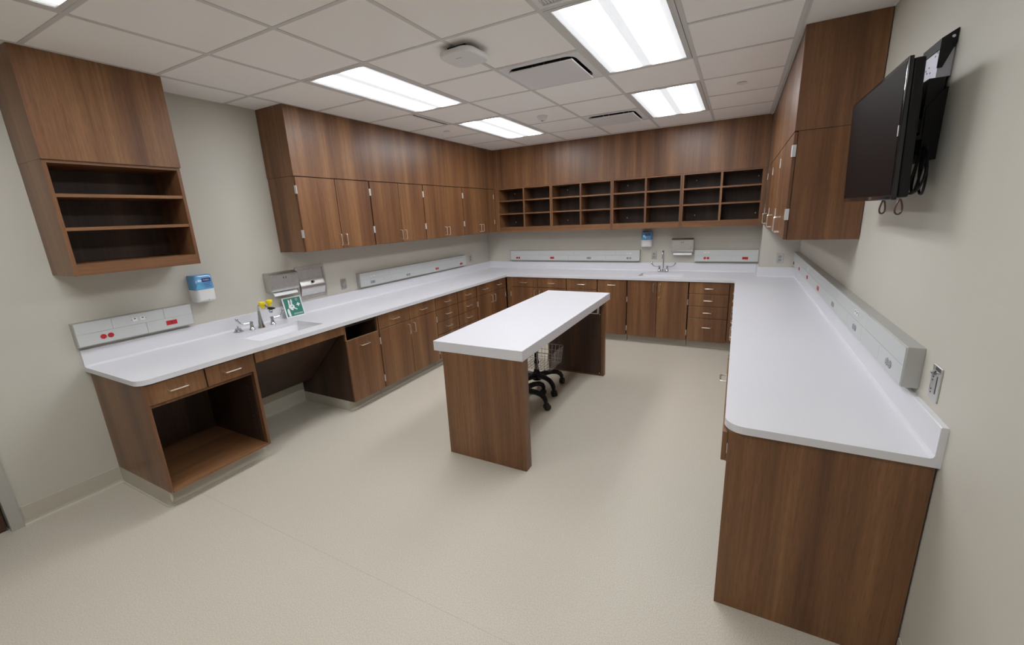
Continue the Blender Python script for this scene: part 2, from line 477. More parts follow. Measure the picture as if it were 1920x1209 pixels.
# smoke detector, sprinkler cover plates
t = thing('smoke_detector', 'small round white smoke detector beside the small-looking left light', 'smoke detector', (1.935, -1.95, H))
bm = bmesh.new(); lathe(bm, (1.935, -1.95, H), (0, 0, -1), [(.056, 0), (.056, .012), (.050, .018), (.046, .03), (.034, .042), (.012, .046)], 28); obj('housing', bm, 'ceilp', t, smooth=True)
bm = bmesh.new(); lathe(bm, (1.935, -1.95, H-.043), (0, 0, -1), [(.016, 0), (.016, .006), (.010, .009)], 16); obj('sensor_vent', bm, 'greyp', t, smooth=True)
for (sx, sy, lb) in ((.716, -1.975, 'round flush sprinkler cover on the ceiling near the left cabinet soffit'), (3.783, -1.957, 'round flush sprinkler cover on the ceiling near the right cabinets')):
    t = thing('sprinkler_cover', lb, 'sprinkler', (sx, sy, H), 'flush sprinkler covers')
    bm = bmesh.new(); lathe(bm, (sx, sy, H), (0, 0, -1), [(.036, 0), (.036, .003)], 28); obj('gap_ring', bm, 'greyp', t)
    bm = bmesh.new(); lathe(bm, (sx, sy, H-.003), (0, 0, -1), [(.041, 0), (.041, .003), (.038, .005)], 28); obj('cover_plate', bm, 'ceilp', t, smooth=True)

# ------------------------------------------------------------------ cabinet building
BF = .742                                    # base cabinet front faces, distance from the wall
def mapper(run):
    if run == 'L': return lambda s, d, z: (d, s, z)
    if run == 'B': return lambda s, d, z: (s, -d, z)
    if run == 'R': return lambda s, d, z: (W-d, s, z)
def rbox(bm, run, s0, s1, d0, d1, z0, z1):
    m = mapper(run); a = m(s0, d0, z0); b = m(s1, d1, z1)
    box(bm, a[0], b[0], a[1], b[1], a[2], b[2])
def rbb(run, s0, s1, d0, d1, z0, z1, bev=.0015):
    bm = bmesh.new(); rbox(bm, run, s0, s1, d0, d1, z0, z1)
    bmesh.ops.bevel(bm, geom=bm.edges[:], offset=bev, segments=1, affect='EDGES'); return bm
def handle(run, s, z, d, parent, vertical, L=.105, name='handle'):
    m = mapper(run); h = L/2; o = .034
    if vertical: pts = [m(s, d, z-h), m(s, d+o, z-h), m(s, d+o, z+h), m(s, d, z+h)]
    else: pts = [m(s-h, d, z), m(s-h, d+o, z), m(s+h, d+o, z), m(s+h, d, z)]
    bm = bmesh.new(); tube(bm, arc(pts, .010, 3), .0045, 8)
    return obj(name, bm, 'steel', parent, smooth=True)
def hinge(run, s, z, d, side, parent, h=.07):
    """five-knuckle hinge wrapping the door edge; side -1 = hinge on the low-s edge"""
    bm = bmesh.new(); m = mapper(run)
    rbox(bm, run, s-side*.001, s+side*.009, d-.018, d+.0025, z-h/2, z+h/2)
    c0 = m(s+side*.003, d+.002, z-h/2); c1 = m(s+side*.003, d+.002, z+h/2)
    lathe(bm, c0, (0, 0, 1), [(.0048, 0), (.0048, h)], 10)
    return obj('hinge', bm, 'hinge', parent)
G = .0028
def front(kind, run, s0, s1, z0, z1, d, parent, hs=None, hz=None, hng=0, label=None, hinges=None, hlen=.105):
    """one door or drawer front; d = outer face"""
    bm = rbb(run, s0+G, s1-G, d-.019, d, z0+G*.6, z1-G*.6)
    o = obj(kind, bm, 'wood', parent, label=label)
    if kind == 'drawer': handle(run, (s0+s1)/2 if hs is None else hs, (z0+z1)/2 if hz is None else hz, d, o, False, hlen)
    elif hz is not None:
        if hng == 0: handle(run, (s0+s1)/2, hz, d, o, False, hlen)
        else: handle(run, hs if hs is not None else (s1-.042 if hng < 0 else s0+.042), hz, d, o, True, hlen)
    if hinges:
        for z in hinges: hinge(run, s0+G if hng < 0 else s1-G, z, d, -1 if hng < 0 else 1, o)
    return o
ZT = ZC-TH-.002                              # underside of the slab
def carcass(run, s0, s1, d1, z0, z1, parent, open_front=True, d0=.004, mat='wood', hs='wood_y'):
    bm = bmesh.new(); t = .018; e = .0018
    rbox(bm, run, s0+e, s0+t, d0, d1, z0, z1); rbox(bm, run, s1-t, s1-e, d0, d1, z0, z1)
    rbox(bm, run, s0+t, s1-t, d0, d0+.008, z0, z1)
    rbox(bm, run, s0+t, s1-t, d1-.02, d1, z1-.03, z1)
    o = obj('carcass', bm, mat, parent)
    bm = bmesh.new(); rbox(bm, run, s0+t, s1-t, d0+.008, d1, z0, z0+t); obj('bottom_panel', bm, 'wood_x' if run == 'B' else 'wood_y', parent)
    return o
def toekick(run, s0, s1, parent, d=.66, h=.102):
    bm = bmesh.new(); rbox(bm, run, s0, s1, .004, d, .0, h)
    m = mapper(run)
    for (dd, zz) in ((.012, .004), (.005, .012)): rbox(bm, run, s0, s1, d, d+dd, 0, zz)
    obj('toe_kick', bm, 'base', parent, label='beige vinyl covered toe kick')

def base_unit(name, run, s0, s1, fronts, label, group, d=BF, cat='cabinet'):
    m = mapper(run); t = thing(name, label, cat, m((s0+s1)/2, d/2, 0), group)
    carcass(run, s0, s1, d-.021, .102, ZT, t); toekick(run, s0, s1, t)
    for f in fronts: front(f[0], run, *f[1:5], d, t, **(f[5] if len(f) > 5 else {}))
    return t
GB = 'wood base cabinets under the counter'
HZ = [.20, .60]
# left run ---------------------------------------------------------------
t = thing('open_base_cabinet', 'wood base cabinet with two drawers over an empty open compartment, at the near left end', 'cabinet', (.37, -5.01, 0), GB)
s0, s1 = -5.350, -4.674
bm = bmesh.new()
box(bm, .004, BF-.002, s0, s0+.02, .125, ZT); box(bm, .004, BF-.002, s1-.02, s1, .118, ZT)
box(bm, .3, BF-.021, s0+.02, s1-.02, .700, .718)
obj('carcass', bm, 'wood', t)
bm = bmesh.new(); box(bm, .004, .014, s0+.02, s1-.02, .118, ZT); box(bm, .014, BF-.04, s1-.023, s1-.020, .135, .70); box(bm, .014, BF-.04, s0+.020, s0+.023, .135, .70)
obj('lining', bm, 'wood_shade', t, label='interior lining with shade in its colour')  # inside faces coloured darker to carry the compartment's shade
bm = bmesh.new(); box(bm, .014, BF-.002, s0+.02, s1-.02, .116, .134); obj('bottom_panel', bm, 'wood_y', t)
bm = bmesh.new(); box(bm, .004, .66, s0+.002, s1, 0, .116); box(bm, .004, .672, s0-.010, s1, 0, .004); box(bm, .004, .722, s0+.0, s0+.012, .06, .125)
obj('toe_kick', bm, 'base', t, label='beige vinyl covered plinth')
for a, b in ((s0+.006, -5.006), (-5.003, s1-.002)):
    front('drawer', 'L', a, b, .722, .857, BF, t)
# shelf-pin holes inside
bm = bmesh.new()
for k in range(12): box(bm, .62, .627, s1-.0245, s1-.0195, .2+.035*k, .207+.035*k); box(bm, .12, .127, s1-.0245, s1-.0195, .2+.035*k, .207+.035*k)
obj('shelf_pin_holes', bm, 'dgrey', t)

# sink apron with sloping knee panel
t = thing('sink_apron', 'wood apron rail and sloping knee panel under the left sink', 'sink apron', (.37, -4.25, 0))
bm = rbb('L', -4.664, -3.846, BF-.019, BF, .780, .857); obj('apron_rail', bm, 'wood', t)
bm = bmesh.new()
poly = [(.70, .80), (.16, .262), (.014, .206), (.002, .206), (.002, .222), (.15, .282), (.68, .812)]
prism(bm, poly, 'y', -4.662, -3.850); obj('knee_panel', bm, 'wood_shade', t)

t = thing('trash_cabinet', 'narrow wood base cabinet with an open black slot above its single door', 'cabinet', (.37, -3.64, 0), GB)
s0, s1 = -3.842, -3.432
carcass('L', s0, s1, BF-.021, .102, ZT, t, mat='wood_shade')  # whole carcass in the darkened walnut, knee-space shade painted in
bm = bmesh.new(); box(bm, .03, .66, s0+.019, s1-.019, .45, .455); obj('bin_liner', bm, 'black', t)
toekick('L', s0, s1, t)
front('door', 'L', s0+.004, s1, .098, .712, BF, t, hz=.632, hng=0)
bm = bmesh.new(); box(bm, BF-.021, BF-.003, s0+.0, s0+.014, .71, ZT); obj('slot_stile', bm, 'wood', t)
bm = bmesh.new(); box(bm, BF-.021, BF-.003, s1-.014, s1, .71, ZT); obj('slot_stile', bm, 'wood', t)

def two_two(run, s0, s1, name, label, d=BF, mid=None):
    mid = (s0+s1)/2 if mid is None else mid
    return base_unit(name, run, s0, s1, [
        ('drawer', s0, mid, .712, .857), ('drawer', mid, s1, .712, .857),
        ('door', s0, mid, .098, .709, dict(hz=.615, hng=-1, hinges=HZ)),
        ('door', mid, s1, .098, .709, dict(hz=.615, hng=1, hinges=HZ))], label, GB, d)
def four(run, s0, s1, name, label, d=BF):
    zs = [.098, .402, .556, .712, .857]
    return base_unit(name, run, s0, s1, [('drawer', s0, s1, zs[i], zs[i+1]-.002, dict(hz=(zs[i]+zs[i+1])/2+(.04 if i == 0 else 0))) for i in (3, 2, 1, 0)], label, GB, d)
two_two('L', -3.428, -2.510, 'base_cabinet', 'two drawer, two door wood base cabinet right of the slotted trash cabinet', mid=-2.970)
four('L', -2.505, -2.062, 'drawer_cabinet', 'left-hand drawer stack of the two side by side on the left run')
four('L', -2.052, -1.605, 'drawer_cabinet', 'right-hand drawer stack of the two side by side on the left run')
two_two('L', -1.590, -.790, 'base_cabinet', 'two drawer, two door wood base cabinet at the corner end of the left run', mid=-1.190)
# corner fillers
t = thing('corner_filler', 'narrow wood filler strip in the inner back left corner', 'filler strip', mapper('L')((-.788+-.745)/2, .7, 0))
obj('strip', rbb('L', -.788, -.745, .70, BF-.012, .102, ZT), 'wood', t)
bm = bmesh.new(); box(bm, .10, .66, -.789, -.661, 0, .102); obj('toe_kick', bm, 'base', t)
# back run ---------------------------------------------------------------
t = thing('corner_filler', 'narrow wood filler strip left of the first back wall cabinet', 'filler strip', mapper('B')((.745+.812)/2, .7, 0))
obj('strip', rbb('B', .745, .812, .70, BF-.012, .102, ZT), 'wood', t)
bm = bmesh.new(); box(bm, .10, .814, -.660, -.10, 0, .102); obj('toe_kick', bm, 'base', t)
two_two('B', .815, 1.718, 'base_cabinet', 'wood base cabinet with two drawers over two doors, leftmost on the back wall', mid=1.266)
base_unit('base_cabinet', 'B', 1.724, 2.174, [('drawer', 1.724, 2.174, .712, .857), ('door', 1.724, 2.174, .098, .709, dict(hz=.615, hng=-1, hinges=HZ))],
    'one drawer, one door wood base cabinet on the back wall behind the island', GB)
base_unit('base_cabinet', 'B', 2.180, 2.580, [('door', 2.180, 2.580, .098, .857, dict(hz=.792, hng=0))], 'wood base cabinet with one tall door and horizontal pull, left of the sink cabinet', GB)
t = base_unit('sink_cabinet', 'B', 2.588, 3.350, [('door', 2.588, 2.972, .098, .857, dict(hz=.772, hng=-1, hinges=HZ)), ('door', 2.972, 3.350, .098, .857, dict(hz=.772, hng=1, hinges=HZ))],
    'wood double door cabinet under the back wall sink', GB)
bm = bmesh.new(); lathe(bm, (3.0, -BF, .648), (0, -1, 0), [(.011, 0), (.011, .012), (.007, .014)], 14); box(bm, 2.994, 3.006, -BF-.008, -BF, .612, .648)
obj('lock', bm, 'brass', t, smooth=True, label='brass cam lock')
four('B', 3.358, 3.812, 'drawer_cabinet', 'wood cabinet with four stacked drawers, rightmost on the back wall')
t = thing('corner_filler', 'narrow wood filler strip right of the four-drawer back cabinet', 'filler strip', mapper('B')((3.815+3.885)/2, .7, 0))
obj('strip', rbb('B', 3.815, 3.885, .70, BF-.012, .102, ZT), 'wood', t)
bm = bmesh.new(); box(bm, 3.813, 3.94, -.66, -.10, 0, .102); obj('toe_kick', bm, 'base', t)
bm = bmesh.new(); box(bm, 3.94, 4.0, -.789, -.661, 0, .102); obj('toe_return', bm, 'base', t)
bm = bmesh.new(); box(bm, 3.888+.012, 3.93, -.788, -.745, .102, ZT); obj('strip', bm, 'wood', t)
# right run (mostly hidden by the counter) --------------------------------
RD = W-3.888
def right_unit(s0, s1, label, mid=None):
    mid = (s0+s1)/2
    t = thing('base_cabinet', label, 'cabinet', (W-.3, mid, 0), GB)
    carcass('R', s0, s1, RD-.021, .102, ZT, t); toekick('R', s0, s1, t, d=.57)
    for a, b, h in ((s0, mid, -1), (mid, s1, 1)):
        front('drawer', 'R', a, b, .712, .857, RD, t)
        front('door', 'R', a, b, .098, .709, RD, t, hz=.615, hng=h, hinges=HZ)
right_unit(-1.70, -.79, 'wood base cabinet below the right counter, nearest the back corner')
right_unit(-2.615, -1.705, 'wood base cabinet below the right counter, middle of three')
right_unit(-3.53, -2.62, 'wood base cabinet below the right counter, nearest the viewer')
t = thing('knee_drawer', 'wood drawer under the near end of the right counter, peeping past the end panel', 'drawer', (W-.35, -4.05, .72))
bm = bmesh.new(); box(bm, W-.6, W-RD+.021, -4.572, -3.535, .735, ZT); obj('drawer_box', bm, 'wood', t)
front('drawer', 'R', -4.599, -3.535, .722, .857, W-3.854, t, hs=-3.80)
t = tag(obj('end_panel', bbox(3.876, W-.006, -4.600, -4.574, .0, ZT, .001, 1), 'wood', loc=(4.19, -4.59, 0)),
    'wide wood end panel closing the near end of the right counter', 'panel')

# ------------------------------------------------------------------ countertop with basins
CL, CB, CR = .760, .757, 3.859
CY = -5.370; CRY = -4.612
BL = (.250, .605, -4.520, -3.945)           # left basin opening x0 x1 y0 y1
BB = (2.690, 3.250, -.560, -.245)           # back basin
bm = bmesh.new()
zb, zt = ZC-TH, ZC
def arcpts(cx, cy, r, a0, a1, n=10):
    return [(cx+r*math.cos(math.radians(a0+(a1-a0)*k/n)), cy+r*math.sin(math.radians(a0+(a1-a0)*k/n))) for k in range(n+1)]
r = .07
prism(bm, [(0, CY), *arcpts(CL-r, CY+r, r, -90, 0), (CL, BL[2]), (0, BL[2])], 'z', zb, zt)
box(bm, 0, BL[0], BL[2], BL[3], zb, zt); box(bm, BL[1], CL, BL[2], BL[3], zb, zt)
box(bm, 0, CL, BL[3], -CB, zb, zt)
box(bm, 0, BB[0], -CB, 0, zb, zt); box(bm, BB[0], BB[1], -CB, BB[2], zb, zt); box(bm, BB[0], BB[1], BB[3], 0, zb, zt)
box(bm, BB[1], COLX, -CB, 0, zb, zt); box(bm, COLX, W, -CB, COLY, zb, zt)
r = .075
prism(bm, [(W, CRY), (W, -CB), (CR, -CB), *arcpts(CR+r, CRY+r, r, 180, 270)], 'z', zb, zt)
# drop the faces where the pieces meet so the slab shades as one
bmesh.ops.remove_doubles(bm, verts=bm.verts[:], dist=1e-5)
counter = obj('countertop', bm, 'counter', loc=(0, 0, 0))
tag(counter, 'long continuous white solid surface countertop running round three walls', 'countertop')
def cove_run(bm, prof, axis, a0, a1): prism(bm, prof, axis, a0, a1)
bm = bmesh.new(); q = .02; c = .012
# profile: splash with a small coved foot, (distance, z)
def sp(fn): return [fn(0, zt), fn(q+c, zt), fn(q+c*.3, zt+c*.3), fn(q, zt+c), fn(q, BS-.003), fn(q-.003, BS), fn(0, BS)]
prism(bm, sp(lambda d, z: (d, z)), 'y', CY, 0)                               # left
prism(bm, sp(lambda d, z: (-d, z)), 'x', q, COLX-q)                            # back
prism(bm, sp(lambda d, z: (COLY-d, z)), 'x', COLX-q, W-q)                    # column front
box(bm, COLX-q, COLX, COLY, -q-.014, zt, BS)
prism(bm, sp(lambda d, z: (W-d, z)), 'y', CRY, COLY)                         # right
obj('backsplash', bm, 'counter', counter)
def basin(b, depth, name):
    x0, x1, y0, y1 = b; bm = bmesh.new(); i = .045; z0 = zt-depth
    rim = [(x0, y0), (x1, y0), (x1, y1), (x0, y1)]; bot = [(x0+i, y0+i), (x1-i, y0+i), (x1-i, y1-i), (x0+i, y1-i)]
    a = [bm.verts.new((*p, zb+.001)) for p in rim]; c_ = [bm.verts.new((*p, z0)) for p in bot]
    a2 = [bm.verts.new((p[0]+(-.012 if p[0] == x0 else .012), p[1]+(-.012 if p[1] == y0 else .012), zb+.001)) for p in rim]
    c2 = [bm.verts.new((p[0]+(-.012 if p[0] < (x0+x1)/2 else .012), p[1]+(-.012 if p[1] < (y0+y1)/2 else .012), z0-.012)) for p in bot]
    for k in range(4):
        n = (k+1) % 4
        bm.faces.new((a[k], a[n], c_[n], c_[k])); bm.faces.new((a2[k], a2[n], c2[n], c2[k])); bm.faces.new((a[k], a[n], a2[n], a2[k]))
    bm.faces.new(c_); bm.faces.new(c2)
    bmesh.ops.recalc_face_normals(bm, faces=bm.faces[:])
    o = obj('sink_basin', bm, 'counter', counter, label=name)
    cx, cy = (x0+x1)/2, (y0+y1)/2
    bm = bmesh.new(); lathe(bm, (cx, cy, z0), (0, 0, 1), [(.042, 0), (.042, .003), (.03, .004), (.028, .001), (.004, .001)], 24)
    obj('drain', bm, 'chrome', o, smooth=True)
basin(BL, .11, 'shallow white basin in the left counter'); basin(BB, .13, 'white basin in the back counter')

# ------------------------------------------------------------------ wall cabinets
UF = .3765; ZB, ZU = 1.522, 2.184
GU = 'wood wall cabinets'
def upper(run, s0, s1, depth, label, mid, end=None):
    m = mapper(run); t = thing('wall_cabinet', label, 'cabinet', m((s0+s1)/2, depth/2, ZB), GU)
    bm = bmesh.new(); w = .018; e = .0015; d = depth-.021
    rbox(bm, run, s0+e, s0+w, .004, d, ZB, ZU); rbox(bm, run, s1-w, s1-e, .004, d, ZB, ZU); rbox(bm, run, s0+w, s1-w, .004, .012, ZB, ZU)
    rbox(bm, run, s0+w, s1-w, .012, d, ZB, ZB+.018); rbox(bm, run, s0+w, s1-w, .012, d, ZU-.018, ZU)
    obj('carcass', bm, 'wood', t)
    for a, b, h in ((s0, mid, -1), (mid, s1, 1)):
        front('door', run, a+(.005 if h < 0 else 0), b-(.005 if h > 0 else 0), ZB+.001, ZU-.004, depth, t, hz=1.607, hng=h, hinges=[1.685, 2.07],
              hs=(mid-.032 if h < 0 else mid+.036))
    return t
upper('L', -3.832, -2.970, UF, 'two door wall cabinet at the near end of the left run', -3.405)
upper('L', -2.967, -2.102, UF, 'two door wall cabinet on the left run, second from the near end', -2.534)
upper('L', -2.099, -1.242, UF, 'two door wall cabinet on the left run, third from the near end', -1.672)
upper('L', -1.239, -.372, UF, 'two door wall cabinet on the left run, beside the back corner', -.800)
RU = W-4.112
upper('R', -3.063, -2.170, RU, 'two door wall cabinet on the right wall, nearest the television', -2.615)
upper('R', -2.166, -1.275, RU, 'two door wall cabinet on the right wall, middle of three', -1.72)
upper('R', -1.271, -.378, RU, 'two door wall cabinet on the right wall, beside the back corner', -.825)
def soffit(x0, x1, y0, y1, label):
    o = obj('soffit_panel', bbox(x0, x1, y0, y1, ZU+.0015, H-.001, .0008, 1), 'wood', loc=((x0+x1)/2, (y0+y1)/2, ZU+.004))
    tag(o, label, 'panel', 'wood panels filling the gap up to the ceiling')
soffit(.004, UF, -3.835, -.0005-.336, 'long wood soffit panel above the left wall cabinets')
soffit(.004, COLX-.004, -.335, -.004, 'long wood soffit panel above the pigeonhole shelves on the back wall')
soffit(4.112, W-.004, -3.066, COLY-.002, 'wood soffit panel above the right wall cabinets')
soffit(.004, .372, -5.383, -4.693, 'wood soffit panel above the open three-shelf unit')
# blind corner filler at the back left
o = obj('corner_filler', bbox(.0, .382, -.370, -.0, ZB, ZU, .001, 1), 'wood', loc=(.19, -.19, ZB)); tag(o, 'wood blind corner box between the left and back wall cabinets', 'filler strip')

# pigeonhole units on the back wall
UB = .337
def cubby(x0, x1, label, lo, hi):
    """lo/hi: opening limits"""
    t = thing('pigeonhole_shelf', label, 'shelf unit', ((x0+x1)/2, -UB/2, ZB), 'open pigeonhole shelves on the back wall')
    bm = bmesh.new(); w = .018
    box(bm, x0+.0005, lo, -UB, -.004, ZB-.008, ZU); obj('side_panel', bm, 'wood', t)
    bm = bmesh.new(); box(bm, hi, x1-.0005, -UB, -.004, ZB-.008, ZU); obj('side_panel', bm, 'wood', t)
    bm = bmesh.new(); box(bm, lo, hi, -.012, -.0, ZB, ZU); obj('back_panel', bm, 'wood_shade', t)
    bm = bmesh.new(); box(bm, lo, hi, -UB, -.012, 2.168, ZU); obj('top_panel', bm, 'wood_x', t)
    bm = bmesh.new(); box(bm, lo, hi, -UB, -UB+.019, ZB-.008, 1.592); box(bm, lo, hi, -UB+.019, -.012, 1.574, 1.592); box(bm, lo, hi, -UB+.019, -.012, ZB-.004, ZB+.012)
    obj('bottom_rail', bm, 'wood_x', t)
    c = (lo+hi)/2
    bm = bmesh.new(); box(bm, c-.0125, c+.0125, -UB+.001, -.012, 1.592, 2.168); obj('divider', bm, 'wood', t)
    for z in (1.795, 1.993):
        for a, b in ((lo, c-.0125), (c+.0125, hi)):
            bm = bmesh.new(); box(bm, a, b, -UB+.002, -.012, z-.010, z+.010); obj('shelf', bm, 'wood_x', t)
    bm = bmesh.new()
    for z in (1.66, 2.11):
        for x in (lo+.12, hi-.03): lathe(bm, (x, -.012, z), (0, -1, 0), [(.008, 0), (.008, .003), (.004, .005)], 10)
    obj('screw_cap', bm, 'whitep', t)
cubby(.385, 1.344, 'open pigeonhole shelf unit of six holes, leftmost on the back wall', .456, 1.322)
cubby(1.345, 2.259, 'open pigeonhole shelf unit of six holes, second from the left', 1.367, 2.237)
cubby(2.260, 3.167, 'open pigeonhole shelf unit of six holes, third from the left above the soap dispenser', 2.282, 3.145)
cubby(3.168, 4.108, 'open pigeonhole shelf unit of six holes, rightmost on the back wall', 3.190, 4.056)

# open three-shelf unit on the left wall
t = thing('open_wall_shelf', 'open wood wall shelf unit with three compartments on the near left wall', 'shelf unit', (.18, -5.04, 1.52))
y0, y1, xf = -5.381, -4.697, .360
bm = bmesh.new(); box(bm, .0, xf, y0, y0+.021, ZB, ZU+.002); obj('side_panel', bm, 'wood', t)
bm = bmesh.new(); box(bm, .0, xf, y1-.019, y1, ZB, ZU+.002); obj('side_panel', bm, 'wood', t)
bm = bmesh.new(); box(bm, .0, .012, y0+.021, y1-.019, ZB, ZU); obj('back_panel', bm, 'wood_shade', t)
bm = bmesh.new(); box(bm, .012, xf, y0+.021, y1-.019, 2.168, ZU+.002); obj('top_panel', bm, 'wood_y', t)
bm = bmesh.new(); box(bm, xf-.019, xf, y0+.021, y1-.019, ZB, 1.591); box(bm, .012, xf-.019, y0+.021, y1-.019, 1.573, 1.591); box(bm, .012, xf-.019, y0+.021, y1-.019, ZB, ZB+.015)
obj('bottom_rail', bm, 'wood_y', t)
for z in (1.990, 1.797):
    bm = bmesh.new(); box(bm, .012, xf-.004, y0+.021, y1-.019, z-.010, z+.010); obj('shelf', bm, 'wood_y', t)

# ------------------------------------------------------------------ island
t = thing('island_table', 'free-standing island with a thick white top on two wood panel legs', 'table', (2.3, -2.97, 0))
obj('tabletop', bbox(1.929, 2.660, -4.050, -1.887, .822, ZC+.001, .004, 2), 'counter', t)
obj('leg', bbox(2.000, 2.657, -4.046, -3.966, .0, .822, .0015, 1), 'wood', t)
lg = obj('leg', bbox(2.000, 2.657, -2.098, -2.036, .0, .822, .0015, 1), 'wood', t)
bm = bmesh.new(); box(bm, 2.020, 2.625, -2.106, -2.098, .02, .80); obj('inner_cover', bm, 'wood_shade', lg)  # shade on the far leg's inner face painted as darker wood
bm = bmesh.new()
for z in (.035, .700): lathe(bm, (2.612, -2.106, z), (0, -1, 0), [(.006, 0), (.006, .003), (.003, .004)], 10)
obj('screw', bm, 'steel', lg)
bm = bbox(2.500, 2.606, -2.150, -2.107, .712, .790, .002, 1); oo = obj('outlet_box', bm, 'whitep', t, label='white outlet box under the tabletop')
bm = bmesh.new(); box(bm, 2.512, 2.594, -2.1515, -2.150, .722, .780); obj('socket_face', bm, 'dgrey', oo)

# ------------------------------------------------------------------ rolling stands under the island
def stand(cx, cy, rot, label, pole_top, basket, group='rolling stands under the island'):
    t = thing('rolling_stand', label, 'rolling stand', (cx, cy, 0), group)
    bm = bmesh.new()
    lathe(bm, (cx, cy, .095), (0, 0, 1), [(.045, 0), (.052, .02), (.050, .06), (.034, .085), (.024, .12)], 20)
    obj('hub', bm, 'black', t, smooth=True)
    bm = bmesh.new(); lathe(bm, (cx, cy, .2), (0, 0, 1), [(.019, 0), (.019, pole_top-.2)], 16); obj('pole', bm, 'blackm', t, smooth=True)
    for k in range(5):
        a = rot+2*PI*k/5; ca, sa = math.cos(a), math.sin(a)
        P = lambda r, z: (cx+r*ca, cy+r*sa, z)
        bm = bmesh.new()
        pts = [P(.03, .140), P(.09, .152), P(.16, .155), P(.22, .146), P(.26, .122), P(.275, .095), P(.278, .070)]
        n = 8; rings = []
        tube(bm, pts, [.030, .028, .025, .024, .023, .021, .016], 12)
        lg = obj('leg', bm, 'black', t, smooth=True)
        bm = bmesh.new()
        b = a+.9+k*1.3; ux, uy = math.cos(b), math.sin(b)        # caster swivel
        q = (cx+.278*ca+ux*.010, cy+.278*sa+uy*.010, .0335)
        for s in (-1, 1):
            lathe(bm, (q[0]-uy*s*.006, q[1]+ux*s*.006, q[2]), (-uy*s, ux*s, 0), [(.0330, 0), (.0330, .015), (.025, .020), (.006, .021)], 20)
        lathe(bm, (cx+.278*ca, cy+.278*sa, .045), (0, 0, 1), [(.012, 0), (.014, .03)], 12)
        obj('caster', bm, 'rubber', lg, smooth=True)
    if basket:
        x0, x1, y0, y1, z0, z1 = basket; w = .0022; bm = bmesh.new(); i = .02
        def ring(z, k):
            return [(x0+k, y0+k, z), (x1-k, y0+k, z), (x1-k, y1-k, z), (x0+k, y1-k, z)]
        for z, k, rr in ((z1, 0, .0038), (z1-.06, .007, w), (z0+.04, .016, w), (z0, i, w)): tube(bm, ring(z, k), rr, 6, True)
        nx, ny = 9, 8
        for k in range(nx+1):
            u = k/nx; xa = x0+(x1-x0)*u; xb = x0+i+(x1-x0-2*i)*u
            tube(bm, [(xa, y0, z1), (xb, y0+i, z0), (xb, y1-i, z0), (xa, y1, z1)], w, 5)
        for k in range(1, ny):
            u = k/ny; ya = y0+(y1-y0)*u; yb = y0+i+(y1-y0-2*i)*u
            tube(bm, [(x0, ya, z1), (x0+i, yb, z0), (x1-i, yb, z0), (x1, ya, z1)], w, 5)
        bk = obj('wire_basket', bm, 'chrome', t, smooth=True, label='chrome wire basket clamped to the pole')
        bm = bmesh.new(); lathe(bm, (cx, cy, z0-.015), (0, 0, 1), [(.027, 0), (.027, .03)], 16); obj('clamp', bm, 'black', bk, smooth=True)
    bm = bmesh.new(); lathe(bm, (cx, cy, pole_top), (0, 0, 1), [(.022, -.04), (.024, -.01), (.02, .004)], 16); obj('pole_cap', bm, 'black', t, smooth=True)
    return t
stand(2.105, -2.655, math.radians(43), 'black five-legged rolling stand with a wire basket, under the island', .76, (2.01, 2.365, -2.86, -2.56, .285, .465))
stand(2.125, -3.06, math.radians(-9), 'black five-legged rolling stand mostly hidden behind the near island leg', .74, None)

# ------------------------------------------------------------------ raceways and outlets
def sock(run, s, z, d, parent, kind):
    """horizontal duplex, gfci block or data jacks on a raceway cover"""
    m = mapper(run)
    nrm = Vector(m(0, 1, 0))-Vector(m(0, 0, 0))
    col = {'red': 'red', 'redg': 'red', 'grey': 'greyp', 'greyg': 'greyp', 'data': 'whitep'}[kind]
    nm = {'red': 'red_outlet', 'redg': 'red_outlet', 'grey': 'grey_outlet', 'greyg': 'grey_outlet', 'data': 'data_jack'}[kind]
    bm = bmesh.new(); dk = bmesh.new()
    if kind in ('red', 'grey'):
        for o_ in (-.0195, .0195):
            lathe(bm, m(s+o_, d, z), nrm, [(.0165, 0), (.0165, .003), (.0155, .004)], 20)
            rbox(dk, run, s+o_-.004, s+o_+.005, d+.0041, d+.0046, z+.005, z+.0075); rbox(dk, run, s+o_-.004, s+o_+.005, d+.0041, d+.0046, z-.0075, z-.005)
            lathe(dk, m(s+o_-.009, d+.0041, z), nrm, [(.0024, 0), (.0024, .0005)], 8)
    elif kind in ('redg', 'greyg'):
        rbox(bm, run, s-.034, s+.034, d, d+.004, z-.0165, z+.0165)
        for o_ in (-.021, .021):
            rbox(dk, run, s+o_-.004, s+o_+.004, d+.0041, d+.0046, z+.004, z+.006); rbox(dk, run, s+o_-.004, s+o_+.004, d+.0041, d+.0046, z-.006, z-.004)
        rbox(dk, run, s-.005, s+.005, d+.0041, d+.0046, z-.008, z+.008)
    else:
        for o_ in (-.0225, .0225):
            rbox(bm, run, s+o_-.014, s+o_+.014, d, d+.003, z-.013, z+.013)
            rbox(dk, run, s+o_-.006, s+o_+.006, d+.0031, d+.0036, z+.002, z+.009)
        rbox(dk, run, s-.044, s-.040, d+.0005, d+.001, z-.002, z+.002); rbox(dk, run, s+.040, s+.044, d+.0005, d+.001, z-.002, z+.002)
    o = obj(nm, bm, col, parent, label={'red': 'red double outlet', 'redg': 'red rectangular outlet', 'grey': 'grey double outlet', 'greyg': 'grey rectangular outlet', 'data': 'white data jacks'}[kind])
    obj('slots', dk, 'dgrey', o)
